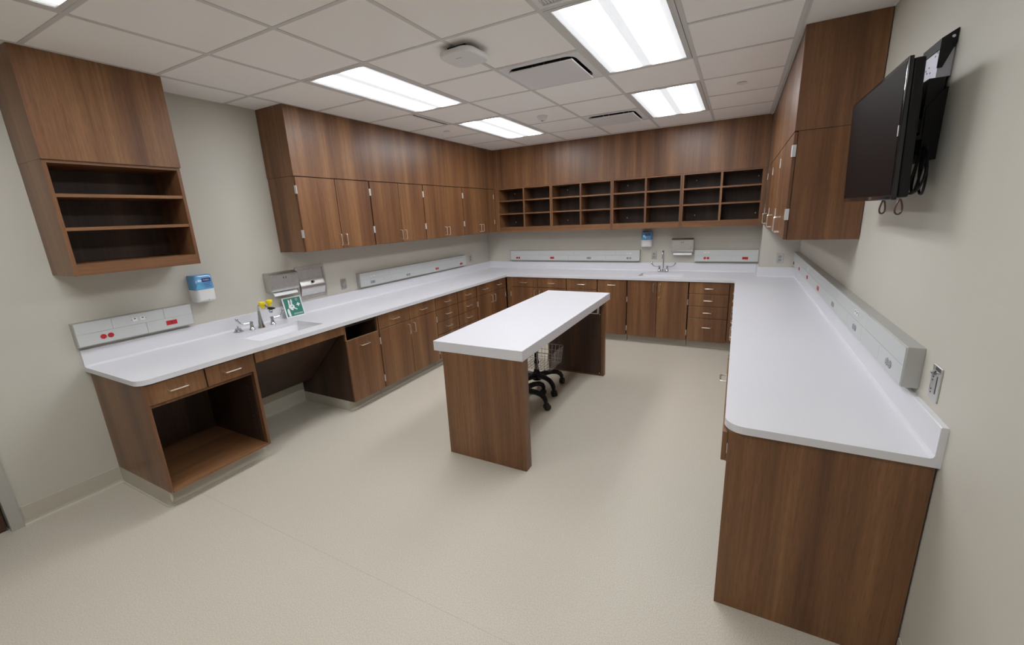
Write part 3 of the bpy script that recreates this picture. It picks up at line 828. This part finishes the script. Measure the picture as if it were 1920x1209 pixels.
def raceway(run, s0, s1, label, items, seams, depth=.055, z0=1.036, z1=1.199):
    m = mapper(run)
    t = thing('wall_raceway', label, 'outlet strip', m((s0+s1)/2, depth/2, z0), 'metal outlet strips above the backsplash')
    bm = bmesh.new(); rbox(bm, run, s0, s1, .0, depth-.004, z0, z1); bmesh.ops.bevel(bm, geom=bm.edges[:], offset=.0015, segments=1, affect='EDGES')
    obj('channel', bm, 'alu', t)
    bm = bmesh.new()
    hi = sorted([s0+.004, *seams[0], s1-.004]); lo = sorted([s0+.004, *seams[1], s1-.004]); zm = (z0+z1)/2+.004
    for a, b in zip(hi, hi[1:]): rbox(bm, run, a+.0009, b-.0009, depth-.004, depth, zm+.0009, z1-.004)
    for a, b in zip(lo, lo[1:]): rbox(bm, run, a+.0009, b-.0009, depth-.004, depth, z0+.006, zm-.0009)
    obj('cover', bm, 'plate', t)
    for k, s, z in items: sock(run, s, z, depth, t, k)
    return t
raceway('L', -5.380, -4.690, 'short metal outlet strip above the near left end of the counter', [('red', -5.225, 1.083), ('data', -5.032, 1.158), ('redg', -4.841, 1.085)], ([-5.183, -4.876], [-4.996]))
raceway('L', -2.968, -.795, 'long metal outlet strip on the left wall, right of the stainless dispenser', [('data', -2.772, 1.155), ('greyg', -2.778, 1.078), ('grey', -2.155, 1.077), ('red', -1.543, 1.078), ('red', -.935, 1.077), ('data', -.92, 1.157)], ([-2.5, -1.85, -1.2], [-2.6, -1.3]))
raceway('B', .467, 2.605, 'long metal outlet strip on the back wall, left of the soap dispenser', [('data', .610, 1.158), ('red', .610, 1.078), ('redg', 1.226, 1.080), ('greyg', 1.838, 1.079), ('grey', 2.450, 1.079), ('data', 2.452, 1.158)], ([1.0, 1.6, 2.25], [.8, 1.5, 2.1]))
raceway('B', 3.340, COLX-.003, 'short metal outlet strip on the back wall, right of the towel dispenser', [('data', 3.494, 1.168), ('red', 3.494, 1.084), ('redg', 3.957, 1.086)], ([3.65], [3.8]))
raceway('R', -4.318, COLY-.001, 'longest metal outlet strip on the right wall above the counter', [('red', -.50, 1.078), ('red', -1.020, 1.079), ('red', -1.640, 1.078), ('redg', -2.270, 1.080), ('grey', -2.906, 1.078), ('data', -1.62, 1.158), ('data', -3.536, 1.158), ('grey', -3.536, 1.078), ('grey', -4.155, 1.080)], ([-3.0, -3.75, -2.0], [-3.35, -3.68, -4.0, -2.55, -3.05]), depth=.057)

def wallplate(run, s, z, label, kind='outlet', d0=0.):
    m = mapper(run); t = thing('wall_outlet', label, 'outlet', m(s, d0, z), 'single wall outlets')
    obj('face_plate', rbb(run, s-.036, s+.036, d0, d0+.006, z-.058, z+.058, .002), 'stain', t)
    bm = bmesh.new(); dk = bmesh.new(); nrm = Vector(m(0, 1, 0))-Vector(m(0, 0, 0))
    for o_ in (-.02, .02):
        rbox(bm, run, s-.016, s+.016, d0+.006, d0+.009, z+o_-.015, z+o_+.015)
        rbox(dk, run, s-.008, s-.0055, d0+.0091, d0+.0097, z+o_-.003, z+o_+.006); rbox(dk, run, s+.0055, s+.008, d0+.0091, d0+.0097, z+o_-.003, z+o_+.006)
        rbox(dk, run, s-.002, s+.002, d0+.0091, d0+.0097, z+o_-.010, z+o_-.006)
    o = obj('socket', bm, 'greyp', t); obj('slots', dk, 'dgrey', o)
wallplate('L', -3.160, 1.108, 'small metal wall outlet just right of the stainless dispenser on the left wall')
wallplate('L', -.590, 1.122, 'small metal wall outlet beside the back left corner')
wallplate('B', 2.797, 1.117, 'metal wall outlet left of the back faucet')
wallplate('B', 4.318, 1.120, 'metal wall outlet on the corner bump-out', d0=-COLY)
# recessed charging outlet at the near right
t = thing('wall_receptacle', 'tall metal recessed outlet with a cable slot on the right wall, nearest the viewer', 'outlet', (W, -4.453, 1.11), 'single wall outlets')
obj('face_plate', rbb('R', -4.491, -4.415, 0, .005, 1.048, 1.174, .0015), 'stain', t)
bm = bmesh.new(); box(bm, W-.0055, W-.005, -4.480, -4.440, 1.158, 1.171); box(bm, W-.0055, W-.005, -4.470, -4.462, 1.075, 1.140)
for z in (1.072, 1.084, 1.118, 1.130): lathe(bm, (W-.005, -4.433, z), (-1, 0, 0), [(.0028, 0), (.0028, .0012)], 8)
obj('slots', bm, 'dgrey', t)
bm = bmesh.new(); lathe(bm, (W-.005, -4.446, 1.147), (-1, 0, 0), [(.009, 0), (.009, .012), (.006, .015)], 14); obj('latch', bm, 'chrome', t, smooth=True)

# ------------------------------------------------------------------ soap dispensers
def soap(run, s, z0, label, d=.1):
    m = mapper(run); t = thing('soap_dispenser', label, 'soap dispenser', m(s, d/2, z0), 'soap dispensers'); w = .073
    def rr_prof(d0, d1, n=5):
        pts = []
        r = .030
        for cx, a0, a1 in ((s+w-r, 0, 90), (s-w+r, 90, 180)):
            for k in range(n+1):
                a = math.radians(a0+(a1-a0)*k/n); pts.append((cx+r*math.cos(a), d1-r+r*math.sin(a)))
        return pts+[(s-w, d0), (s+w, d0)]
    def vprism(zs, scale):
        bm = bmesh.new(); base = rr_prof(.0, d); rings = []
        for z, k in zip(zs, scale):
            rings.append([bm.verts.new(m(s+(p-s)*(1-(1-k)*.4), q*k, z)) for p, q in base])
        for A, B in zip(rings, rings[1:]):
            for i in range(len(A)): bm.faces.new((A[i], A[(i+1) % len(A)], B[(i+1) % len(A)], B[i]))
        bm.faces.new(rings[0]); bm.faces.new(rings[-1][::-1]); bmesh.ops.recalc_face_normals(bm, faces=bm.faces[:]); return bm
    obj('lower_cover', vprism([z0, z0+.012, z0+.098], [.86, .97, 1]), 'whitep', t, smooth=True)
    up = obj('cartridge_window', vprism([z0+.099, z0+.20, z0+.212], [.98, .94, .84]), 'blue', t, smooth=True, label='blue translucent cartridge window')
    bm = bmesh.new()
    for k, zz in enumerate((.105, .118, .131)): rbox(bm, run, s-.066+k*.006, s-.004-k*.012, d*.97, d*.985, z0+zz, z0+zz+.010)
    obj('liquid_band', bm, 'lblue', up)
    ex = (Vector(m(1, 0, 0))-Vector(m(0, 0, 0))) * (1 if run != 'L' else 1)
    bm = bmesh.new(); rbox(bm, run, s-.012, s+.050, d*.968, d*.985, z0+.158, z0+.186); obj('logo_patch', bm, 'navy', up)
    bm = text_bm('PURELL', .0155, basis(m(s+.019, d*.986, z0+.172), ex, (0, 0, 1))); obj('logo_text', bm, 'whitep', up)
    bm = bmesh.new()
    for k, (a, b) in enumerate(((-.004, .046), (.0, .040), (.004, .046))): rbox(bm, run, s+a, s+b, d*.972, d*.984, z0+.144-k*.013, z0+.147-k*.013)
    obj('printed_lines', bm, 'navy', up)
    bm = bmesh.new(); lathe(bm, m(s+.01, d*.985, z0+.014), Vector(m(0, 1, 0))-Vector(m(0, 0, 0)), [(.004, 0), (.004, .001)], 10); obj('sensor', bm, 'greyp', t)
soap('L', -4.580, 1.200, 'blue and white soap dispenser on the left wall above the counter')
soap('B', 2.697, 1.245, 'blue and white soap dispenser on the back wall')

# ------------------------------------------------------------------ folded towel dispensers
def towel(run, s0, s1, z0, z1, label, d=.10):
    m = mapper(run); t = thing('towel_dispenser', label, 'towel dispenser', m((s0+s1)/2, d/2, z0), 'folded towel dispensers')
    bm = bmesh.new(); c = (s0+s1)/2
    prof = [(0, z0), (d*.80, z0), (d, z0+.022), (d, z1-.022), (d*.62, z1), (0, z1)]
    mk = lambda s: [bm.verts.new(m(s, p, z)) for p, z in prof]
    A, B = mk(s0), mk(s1)
    bm.faces.new(A); bm.faces.new(B[::-1])
    for i in range(len(prof)): bm.faces.new((A[i], B[i], B[(i+1) % len(prof)], A[(i+1) % len(prof)]))
    bmesh.ops.recalc_face_normals(bm, faces=bm.faces[:])
    bmesh.ops.bevel(bm, geom=bm.edges[:], offset=.003, segments=2, affect='EDGES')
    obj('steel_case', bm, 'stain', t)
    bm = rbb(run, s0+.014, s1-.014, d-.001, d+.0035, z0+.030, z1-.030, .0015); dr = obj('front_cover', bm, 'stain', t)
    bm = bmesh.new()
    for o_ in (-.012, .012): rbox(bm, run, c+o_-.004, c+o_+.004, d+.0035, d+.0042, z1-.062, z1-.044)
    obj('lock_slots', bm, 'dgrey', dr)
    bm = bmesh.new()
    P = [(d*.30, z0-.004), (d*.78, z0-.020), (d*.86, z0-.040), (d*.83, z0-.043), (d*.74, z0-.026), (d*.30, z0-.010)]
    A = [bm.verts.new(m(s0+.028, p, z)) for p, z in P]; B = [bm.verts.new(m(s1-.018, p, z)) for p, z in P]
    bm.faces.new(A); bm.faces.new(B[::-1])
    for i in range(len(P)): bm.faces.new((A[i], B[i], B[(i+1) % len(P)], A[(i+1) % len(P)]))
    bmesh.ops.recalc_face_normals(bm, faces=bm.faces[:])
    obj('paper_towel', bm, 'paper', t, label='white paper towel hanging from the slot')
towel('L', -4.042, -3.758, 1.172, 1.348, 'stainless folded towel dispenser above the left sink')
towel('B', 3.040, 3.325, 1.172, 1.358, 'stainless folded towel dispenser above the back sink')
# recessed stainless dispenser with a bowed door
t = thing('recessed_dispenser', 'flush brushed stainless dispenser panel beside the left towel dispenser', 'dispenser', (0, -3.55, 1.035))
y0, y1, z0, z1 = -3.722, -3.388, 1.038, 1.360
bm = bmesh.new()
for q in ((y0, y0+.026, z0, z1), (y1-.026, y1, z0, z1), (y0+.026, y1-.026, z0, z0+.030), (y0+.026, y1-.026, z1-.026, z1)): box(bm, 0, .010, *q)
obj('surround', bm, 'stain', t)
bm = bmesh.new(); n = 14; A = []; B = []
for k in range(n+1):
    u = k/n; z = z0+.032+(z1-z0-.062)*u; x = .008+.022*math.exp(-((u-.30)/.20)**2)
    A.append(bm.verts.new((x, y0+.029, z))); B.append(bm.verts.new((x, y1-.029, z)))
for k in range(n): bm.faces.new((A[k], B[k], B[k+1], A[k+1]))
a0 = bm.verts.new((.0, y0+.029, z0+.032)); a1 = bm.verts.new((0, y0+.029, z1-.030)); b0 = bm.verts.new((0, y1-.029, z0+.032)); b1 = bm.verts.new((0, y1-.029, z1-.030))
bm.faces.new([a0, *A, a1]); bm.faces.new([b0, *B, b1]); bm.faces.new((A[0], B[0], b0, a0)); bm.faces.new((A[-1], B[-1], b1, a1))
bmesh.ops.recalc_face_normals(bm, faces=bm.faces[:])
dd = obj('bowed_door', bm, 'stain', t, smooth=True)
bm = bmesh.new(); lathe(bm, (.030, -3.553, 1.198), (1, 0, 0), [(.013, -.02), (.013, .004), (.010, .006)], 20); lk = obj('lock', bm, 'black', dd, smooth=True)
bm = bmesh.new(); box(bm, .036, .0375, -3.555, -3.551, 1.190, 1.206); box(bm, .036, .0375, -3.555, -3.547, 1.190, 1.194); obj('lock_mark', bm, 'whitep', lk)

# ------------------------------------------------------------------ faucets
def wrist_handle(bm, x, y, z, sgn, ax):
    """blade handle: ax (dx,dy) unit direction it swings towards"""
    lathe(bm, (x, y, z), (0, 0, 1), [(.025, 0), (.025, .004), (.018, .012), (.013, .04), (.012, .055), (.015, .058), (.015, .070), (.008, .074)], 20)
    dx, dy = ax
    pts = [(x, y, z+.064), (x+dx*.045, y+dy*.045, z+.062), (x+dx*.075, y+dy*.075, z+.068), (x+dx*.098, y+dy*.098, z+.092), (x+dx*.108, y+dy*.108, z+.118)]
    tube(bm, arc(pts, .02, 4), .0055, 8)
    e = Vector(pts[-1]); lathe(bm, e-Vector((dx*.005, dy*.005, .022)), (dx*.25, dy*.25, 1), [(.006, 0), (.011, .008), (.011, .022), (.005, .03)], 12)
ft = thing('faucet', 'chrome sink faucet with two wing handles on the left counter', 'faucet', (.15, -4.23, ZC))
bm = bmesh.new(); wrist_handle(bm, .150, -4.312, ZC, -1, (-.15, -.98)); obj('handle', bm, 'chrome', ft, smooth=True)
bm = bmesh.new(); wrist_handle(bm, .145, -4.118, ZC, 1, (.15, .98)); obj('handle', bm, 'chrome', ft, smooth=True)
bm = bmesh.new()
lathe(bm, (.160, -4.235, ZC), (0, 0, 1), [(.030, 0), (.029, .006), (.022, .03), (.014, .10), (.010, .15)], 24)
tube(bm, arc([(.160, -4.235, ZC+.13), (.165, -4.235, ZC+.200), (.215, -4.222, ZC+.215), (.262, -4.208, ZC+.182)], .03, 5), .0085, 10)
obj('spout', bm, 'chrome', ft, smooth=True)
t = thing('soap_pump', 'low chrome round knob on the left counter, left of the faucet', 'soap pump', (.105, -4.405, ZC))
bm = bmesh.new(); lathe(bm, (.105, -4.405, ZC), (0, 0, 1), [(.040, 0), (.040, .004), (.030, .010), (.028, .016), (.012, .020)], 24); obj('flange', bm, 'chrome', t, smooth=True)
bm = bmesh.new(); lathe(bm, (.105, -4.405, ZC+.018), (0, 0, 1), [(.024, 0), (.024, .010), (.020, .013)], 24); obj('knob', bm, 'greyp', t, smooth=True)
bm = bmesh.new(); lathe(bm, (.105, -4.405, ZC+.030), (0, 0, 1), [(.006, 0), (.004, .022)], 12); obj('stem', bm, 'chrome', t, smooth=True)
# eyewash head clipped on the spout
ey = thing('eyewash', 'two yellow capped eyewash heads fitted on the left faucet', 'eyewash', (.262, -4.21, 1.06))
bm = bmesh.new(); tube(bm, [(.262, -4.262, 1.084), (.266, -4.20, 1.070), (.268, -4.165, 1.070)], .0065, 10)
lathe(bm, (.266, -4.190, 1.030), (0, 0, 1), [(.013, 0), (.014, .012), (.017, .020), (.014, .028)], 16)
obj('manifold', bm, 'chrome', ey, smooth=True)
bm = bmesh.new(); lathe(bm, (.266, -4.186, 1.060), (.05, .1, 1), [(.020, 0), (.034, .004), (.034, .012), (.018, .017)], 20); obj('diverter', bm, 'black', ey, smooth=True, label='black diverter disc')
for (y, z) in ((-4.258, 1.085), (-4.190, 1.090)):
    bm = bmesh.new(); lathe(bm, (.268, y, z), (0, 0, 1), [(.013, 0), (.017, .012), (.021, .030), (.025, .034), (.026, .050), (.022, .055), (.006, .056)], 20)
    obj('dust_cap', bm, 'yellow', ey, smooth=True, label='yellow dust cap')
# back faucet: deck mounted gooseneck
t = thing('faucet', 'chrome gooseneck faucet with two wing handles on the back counter', 'faucet', (2.948, -.13, ZC))
fx, fy = 2.950, -.130
bm = bmesh.new(); prism(bm, rrect(fx-.070, fx+.070, fy-.022, fy+.022, .02), 'z', ZC, ZC+.014); obj('deck_plate', bm, 'chrome', t, smooth=True)
for s in (-1, 1):
    bm = bmesh.new(); wrist_handle(bm, fx+s*.052, fy, ZC+.012, s, (s*1.0, -.05)); obj('handle', bm, 'chrome', t, smooth=True)
bm = bmesh.new(); pts = [(fx, fy, ZC+.012), (fx, fy, ZC+.245)]
for k in range(9):
    a = PI*k/8; pts.append((fx, fy-.058+.058*math.cos(a), ZC+.245+.058*math.sin(a)))
pts.append((fx, fy-.116, ZC+.215)); tube(bm, pts, .0075, 12); lathe(bm, (fx, fy, ZC+.012), (0, 0, 1), [(.018, 0), (.014, .03), (.009, .04)], 18)
lathe(bm, (fx, fy-.116, ZC+.200), (0, 0, 1), [(.009, 0), (.011, .018)], 14)
obj('spout', bm, 'chrome', t, smooth=True)

# ------------------------------------------------------------------ green sign leaning on the backsplash
O = Vector((.076, -3.932, ZC+.001)); EX = Vector((0, 1, 0)); EY = Vector((-.20, 0, .975)).normalized(); EZ = EX.cross(EY)
SW, SH = .198, .200
def on_sign(u, v, w): return O+EX*u+EY*v+EZ*w
sg = thing('safety_sign', 'small green eyewash sign with a white border leaning on the left backsplash', 'sign', O)
def sbox(u0, u1, v0, v1, w0, w1):
    bm = bmesh.new(); box(bm, u0, u1, v0, v1, w0, w1); bmesh.ops.transform(bm, matrix=basis(O, EX, EY), verts=bm.verts[:]); return bm
obj('backing', sbox(0, SW, 0, SH, 0, .005), 'whitep', sg)
gp = obj('green_face', sbox(.011, SW-.011, .012, SH-.012, .005, .0058), 'green', sg)
def sprism(polys):
    bm = bmesh.new()
    for p in polys: prism(bm, p, 'z', .0058, .0064)
    bmesh.ops.transform(bm, matrix=basis(O, EX, EY), verts=bm.verts[:]); return bm
def ell(cx, cy, rx, ry, n=18, a0=0): return [(cx+rx*math.cos(2*PI*k/n), cy+ry*math.sin(2*PI*k/n)) for k in range(n)]
obj('pictogram', sprism([
    [(.030, .014), (.052, .014), (.048, .075), (.040, .092), (.028, .085), (.024, .060)],      # bottle / pipe
    ell(.078, .104, .030, .024), [(.052, .112), (.062, .112), (.072, .160), (.064, .176), (.056, .172)],
    [(.076, .118), (.088, .118), (.098, .160), (.092, .178), (.082, .174)], [(.095, .085), (.128, .066), (.132, .073), (.102, .095)],
    [(.060, .080), (.080, .066), (.090, .072), (.084, .092)]]), 'whitep', gp)
obj('pupil', (lambda b: b)(sprism([ell(.084, .106, .009, .006)])), 'green', gp)
obj('white_cross', sprism([[(.146, .098), (.158, .098), (.158, .134), (.146, .134)], [(.134, .110), (.146, .110), (.146, .122), (.134, .122)], [(.158, .110), (.170, .110), (.170, .122), (.158, .122)]]), 'whitep', gp)
ring = []
bm = bmesh.new()
tube(bm, [(.146+.010*math.cos(2*PI*k/16), .166+.010*math.sin(2*PI*k/16), .006) for k in range(16)], .0016, 6, True)
bmesh.ops.transform(bm, matrix=basis(O, EX, EY), verts=bm.verts[:]); obj('eye_ring', bm, 'whitep', gp)
bm = text_bm('EYEWASH', .021, basis(on_sign(.130, .030, .0060), EX, EY)); obj('sign_text', bm, 'whitep', gp)

# ------------------------------------------------------------------ television on its lift mount
T0 = Vector((4.345, -4.262, 1.747)); TL = .850; TT = .485
EXs = Vector((0, 1, 0)); UPs = Vector((-.034, 0, 1)).normalized(); OUT = Vector((-1, 0, -.034)).normalized()
# local frame: u along +y, v up, w towards the wall
def tvm(): return Matrix(((0, UPs.x, -OUT.x, T0.x), (1, 0, 0, T0.y), (0, UPs.z, -OUT.z, T0.z), (0, 0, 0, 1)))
def tbox(u0, u1, v0, v1, w0, w1, bev=0.):
    bm = bmesh.new(); box(bm, u0, u1, v0, v1, w0, w1)
    if bev: bmesh.ops.bevel(bm, geom=bm.edges[:], offset=bev, segments=3, affect='EDGES', profile=.6)
    bmesh.ops.transform(bm, matrix=tvm(), verts=bm.verts[:]); bmesh.ops.recalc_face_normals(bm, faces=bm.faces[:]); return bm
tv = thing('television', 'black flat screen television hung on the right wall, tilted slightly down', 'television', T0)
obj('bezel', tbox(0, TL, 0, TT, 0, .016, .004), 'gloss', tv, smooth=True)
obj('screen', tbox(.012, TL-.012, .018, TT-.014, -.0012, .002), 'screen', tv)
obj('back_shell', tbox(.012, TL-.012, .006, TT-.006, .016, .052, .010), 'black', tv, smooth=True)
obj('rear_bulge', tbox(.16, TL-.16, .06, TT-.10, .050, .064, .005), 'black', tv, smooth=True)
obj('side_mark', tbox(.010, .020, .225, .262, -.0020, -.0012), 'whitep', tv, label='small pale mark on the near edge')  # pale rectangle on the near edge of the screen
mt = thing('television_mount', 'black and grey metal bracket fixing the television to the wall', 'wall bracket', (W, -3.95, 2.1))
my0, my1 = -4.046, -3.862; MX = 4.467
bm = bmesh.new()
prism(bm, [(MX-.003, 2.286), (MX-.003, 2.322), (W-.004, 2.348), (W-.001, 2.348), (W-.001, 2.330), (MX+.002, 2.300), (MX+.002, 2.286)], 'y', my0+.004, my1)
prism(bm, [(MX-.003, 2.222), (MX-.003, 2.322), (W-.004, 2.348), (W-.001, 2.348), (W-.001, 2.302), (MX+.012, 2.222)], 'y', my0, my0+.004)
obj('top_cap', bm, 'blackm', mt)
bm = bmesh.new(); box(bm, MX, W-.002, my0+.006, my1-.006, 2.190, 2.286); pc = obj('steel_column', bm, 'galv', mt, label='galvanised grey column')
bm = bmesh.new()
for (y, z) in ((-4.02, 2.28), (-4.0, 2.272), (-3.89, 2.272), (-3.95, 2.245), (-3.92, 2.24), (-3.935, 2.228), (-3.885, 2.235), (-3.97, 2.222), (-3.90, 2.21)):
    lathe(bm, (MX, y, z), (-1, 0, 0), [(.0035, 0), (.0035, .0008)], 10)
obj('bolt_hole', bm, 'dgrey', pc)
bm = bmesh.new(); lathe(bm, (W-.014, my0, 2.322), (0, -1, 0), [(.005, 0), (.005, .003)], 10); obj('screw', bm, 'hinge', mt)
bm = bmesh.new(); box(bm, 4.450, W-.012, my0+.008, my1-.008, 1.99, 2.190); obj('slide_carriage', bm, 'blackm', mt)
bm = bmesh.new(); box(bm, W-.010, W-.001, my0, my1+.1, 1.895, 2.152)
prism(bm, [(4.455, 2.085), (W-.010, 2.148), (W-.010, 1.90), (4.46, 1.93)], 'y', my0, my0+.006); prism(bm, [(4.455, 2.085), (W-.010, 2.148), (W-.010, 1.90), (4.46, 1.93)], 'y', my1+.094, my1+.1)
obj('wall_plate', bm, 'blackm', mt)
bm = bmesh.new()
for y in (-4.02, -3.80): box(bm, 4.385, 4.445, y, y+.02, 1.86, 2.16)
box(bm, 4.42, 4.450, -4.03, -3.76, 2.00, 2.05); box(bm, 4.42, 4.450, -4.03, -3.76, 1.90, 1.93)
obj('tilt_arms', bm, 'blackm', mt)
# cable bundle
cb = thing('cable_coil', 'black cable coil hanging behind the television', 'cable', (4.46, -4.10, 1.9))
for k, (y, dz, w) in enumerate(((-4.07, 0, .040), (-4.09, .012, .055), (-4.115, .004, .030))):
    bm = bmesh.new(); pts = []
    for i in range(22):
        a = 2*PI*i/22; pts.append((4.450+.012*math.cos(a*1+k)+k*.008+.25*w*math.sin(a), y+.02+w*.9*math.sin(a), 1.845+dz+.085*math.cos(a)))
    tube(bm, pts, .0045, 7, True); obj('cable_loop', bm, 'black', cb, smooth=True)
bm = bmesh.new(); tube(bm, arc([(4.44, -4.03, 1.93), (4.47, -4.07, 1.90), (4.46, -4.16, 1.84), (4.455, -4.10, 1.765), (4.43, -4.02, 1.772), (4.40, -4.0, 1.80)], .05, 5), .0045, 7); obj('cable_tail', bm, 'black', cb, smooth=True)
# release pull straps below the set
for (y, sx, lb) in ((-4.10, .018, 'left brown pull loop hanging below the television'), (-4.285, .022, 'right brown pull loop hanging below the television')):
    bm = bmesh.new(); pts = []
    x = 4.36 if y > -4.2 else 4.365
    for i in range(18):
        a = 2*PI*i/18; s = (1-math.cos(a))/2
        k_ = sx*math.sin(a)*(.35+.65*s); pts.append((x+.8*k_, y+.6*k_, 1.750-.055*s))
    tube(bm, pts, .0032, 6, True)
    tag(obj('pull_loop', bm, 'wood_dark', loc=(x, y, 1.75), smooth=True), lb, 'pull loop', 'television release loops')

# ------------------------------------------------------------------ world, camera, colour
w = bpy.data.worlds.new('world'); bpy.context.scene.world = w; w.use_nodes = True
w.node_tree.nodes['Background'].inputs[0].default_value = (.05, .05, .05, 1)
w.node_tree.nodes['Background'].inputs[1].default_value = .3

yaw, pit, rol, fpx = .4959, -.2473, -.0466, 784.11
cy_, sy_, cp, sp_ = math.cos(yaw), math.sin(yaw), math.cos(pit), math.sin(pit)
fwd = Vector((-sy_*cp, cy_*cp, sp_)); right = Vector((cy_, sy_, 0)); up = right.cross(fwd)
r2 = right*math.cos(rol)+up*math.sin(rol); u2 = -right*math.sin(rol)+up*math.cos(rol)
cam = bpy.data.cameras.new('camera'); co = bpy.data.objects.new('camera', cam); C.objects.link(co)
co.matrix_world = Matrix(((r2.x, u2.x, -fwd.x, 3.8477), (r2.y, u2.y, -fwd.y, -6.365), (r2.z, u2.z, -fwd.z, 1.7509), (0, 0, 0, 1)))
cam.sensor_fit = 'HORIZONTAL'; cam.sensor_width = 36; cam.lens = fpx/1920*36; cam.clip_start = .02
S = bpy.context.scene; S.camera = co
S.view_settings.view_transform = 'Standard'; S.view_settings.look = 'None'
S.view_settings.exposure = -0.12; S.view_settings.gamma = 1.0; S.view_settings.use_curve_mapping = False
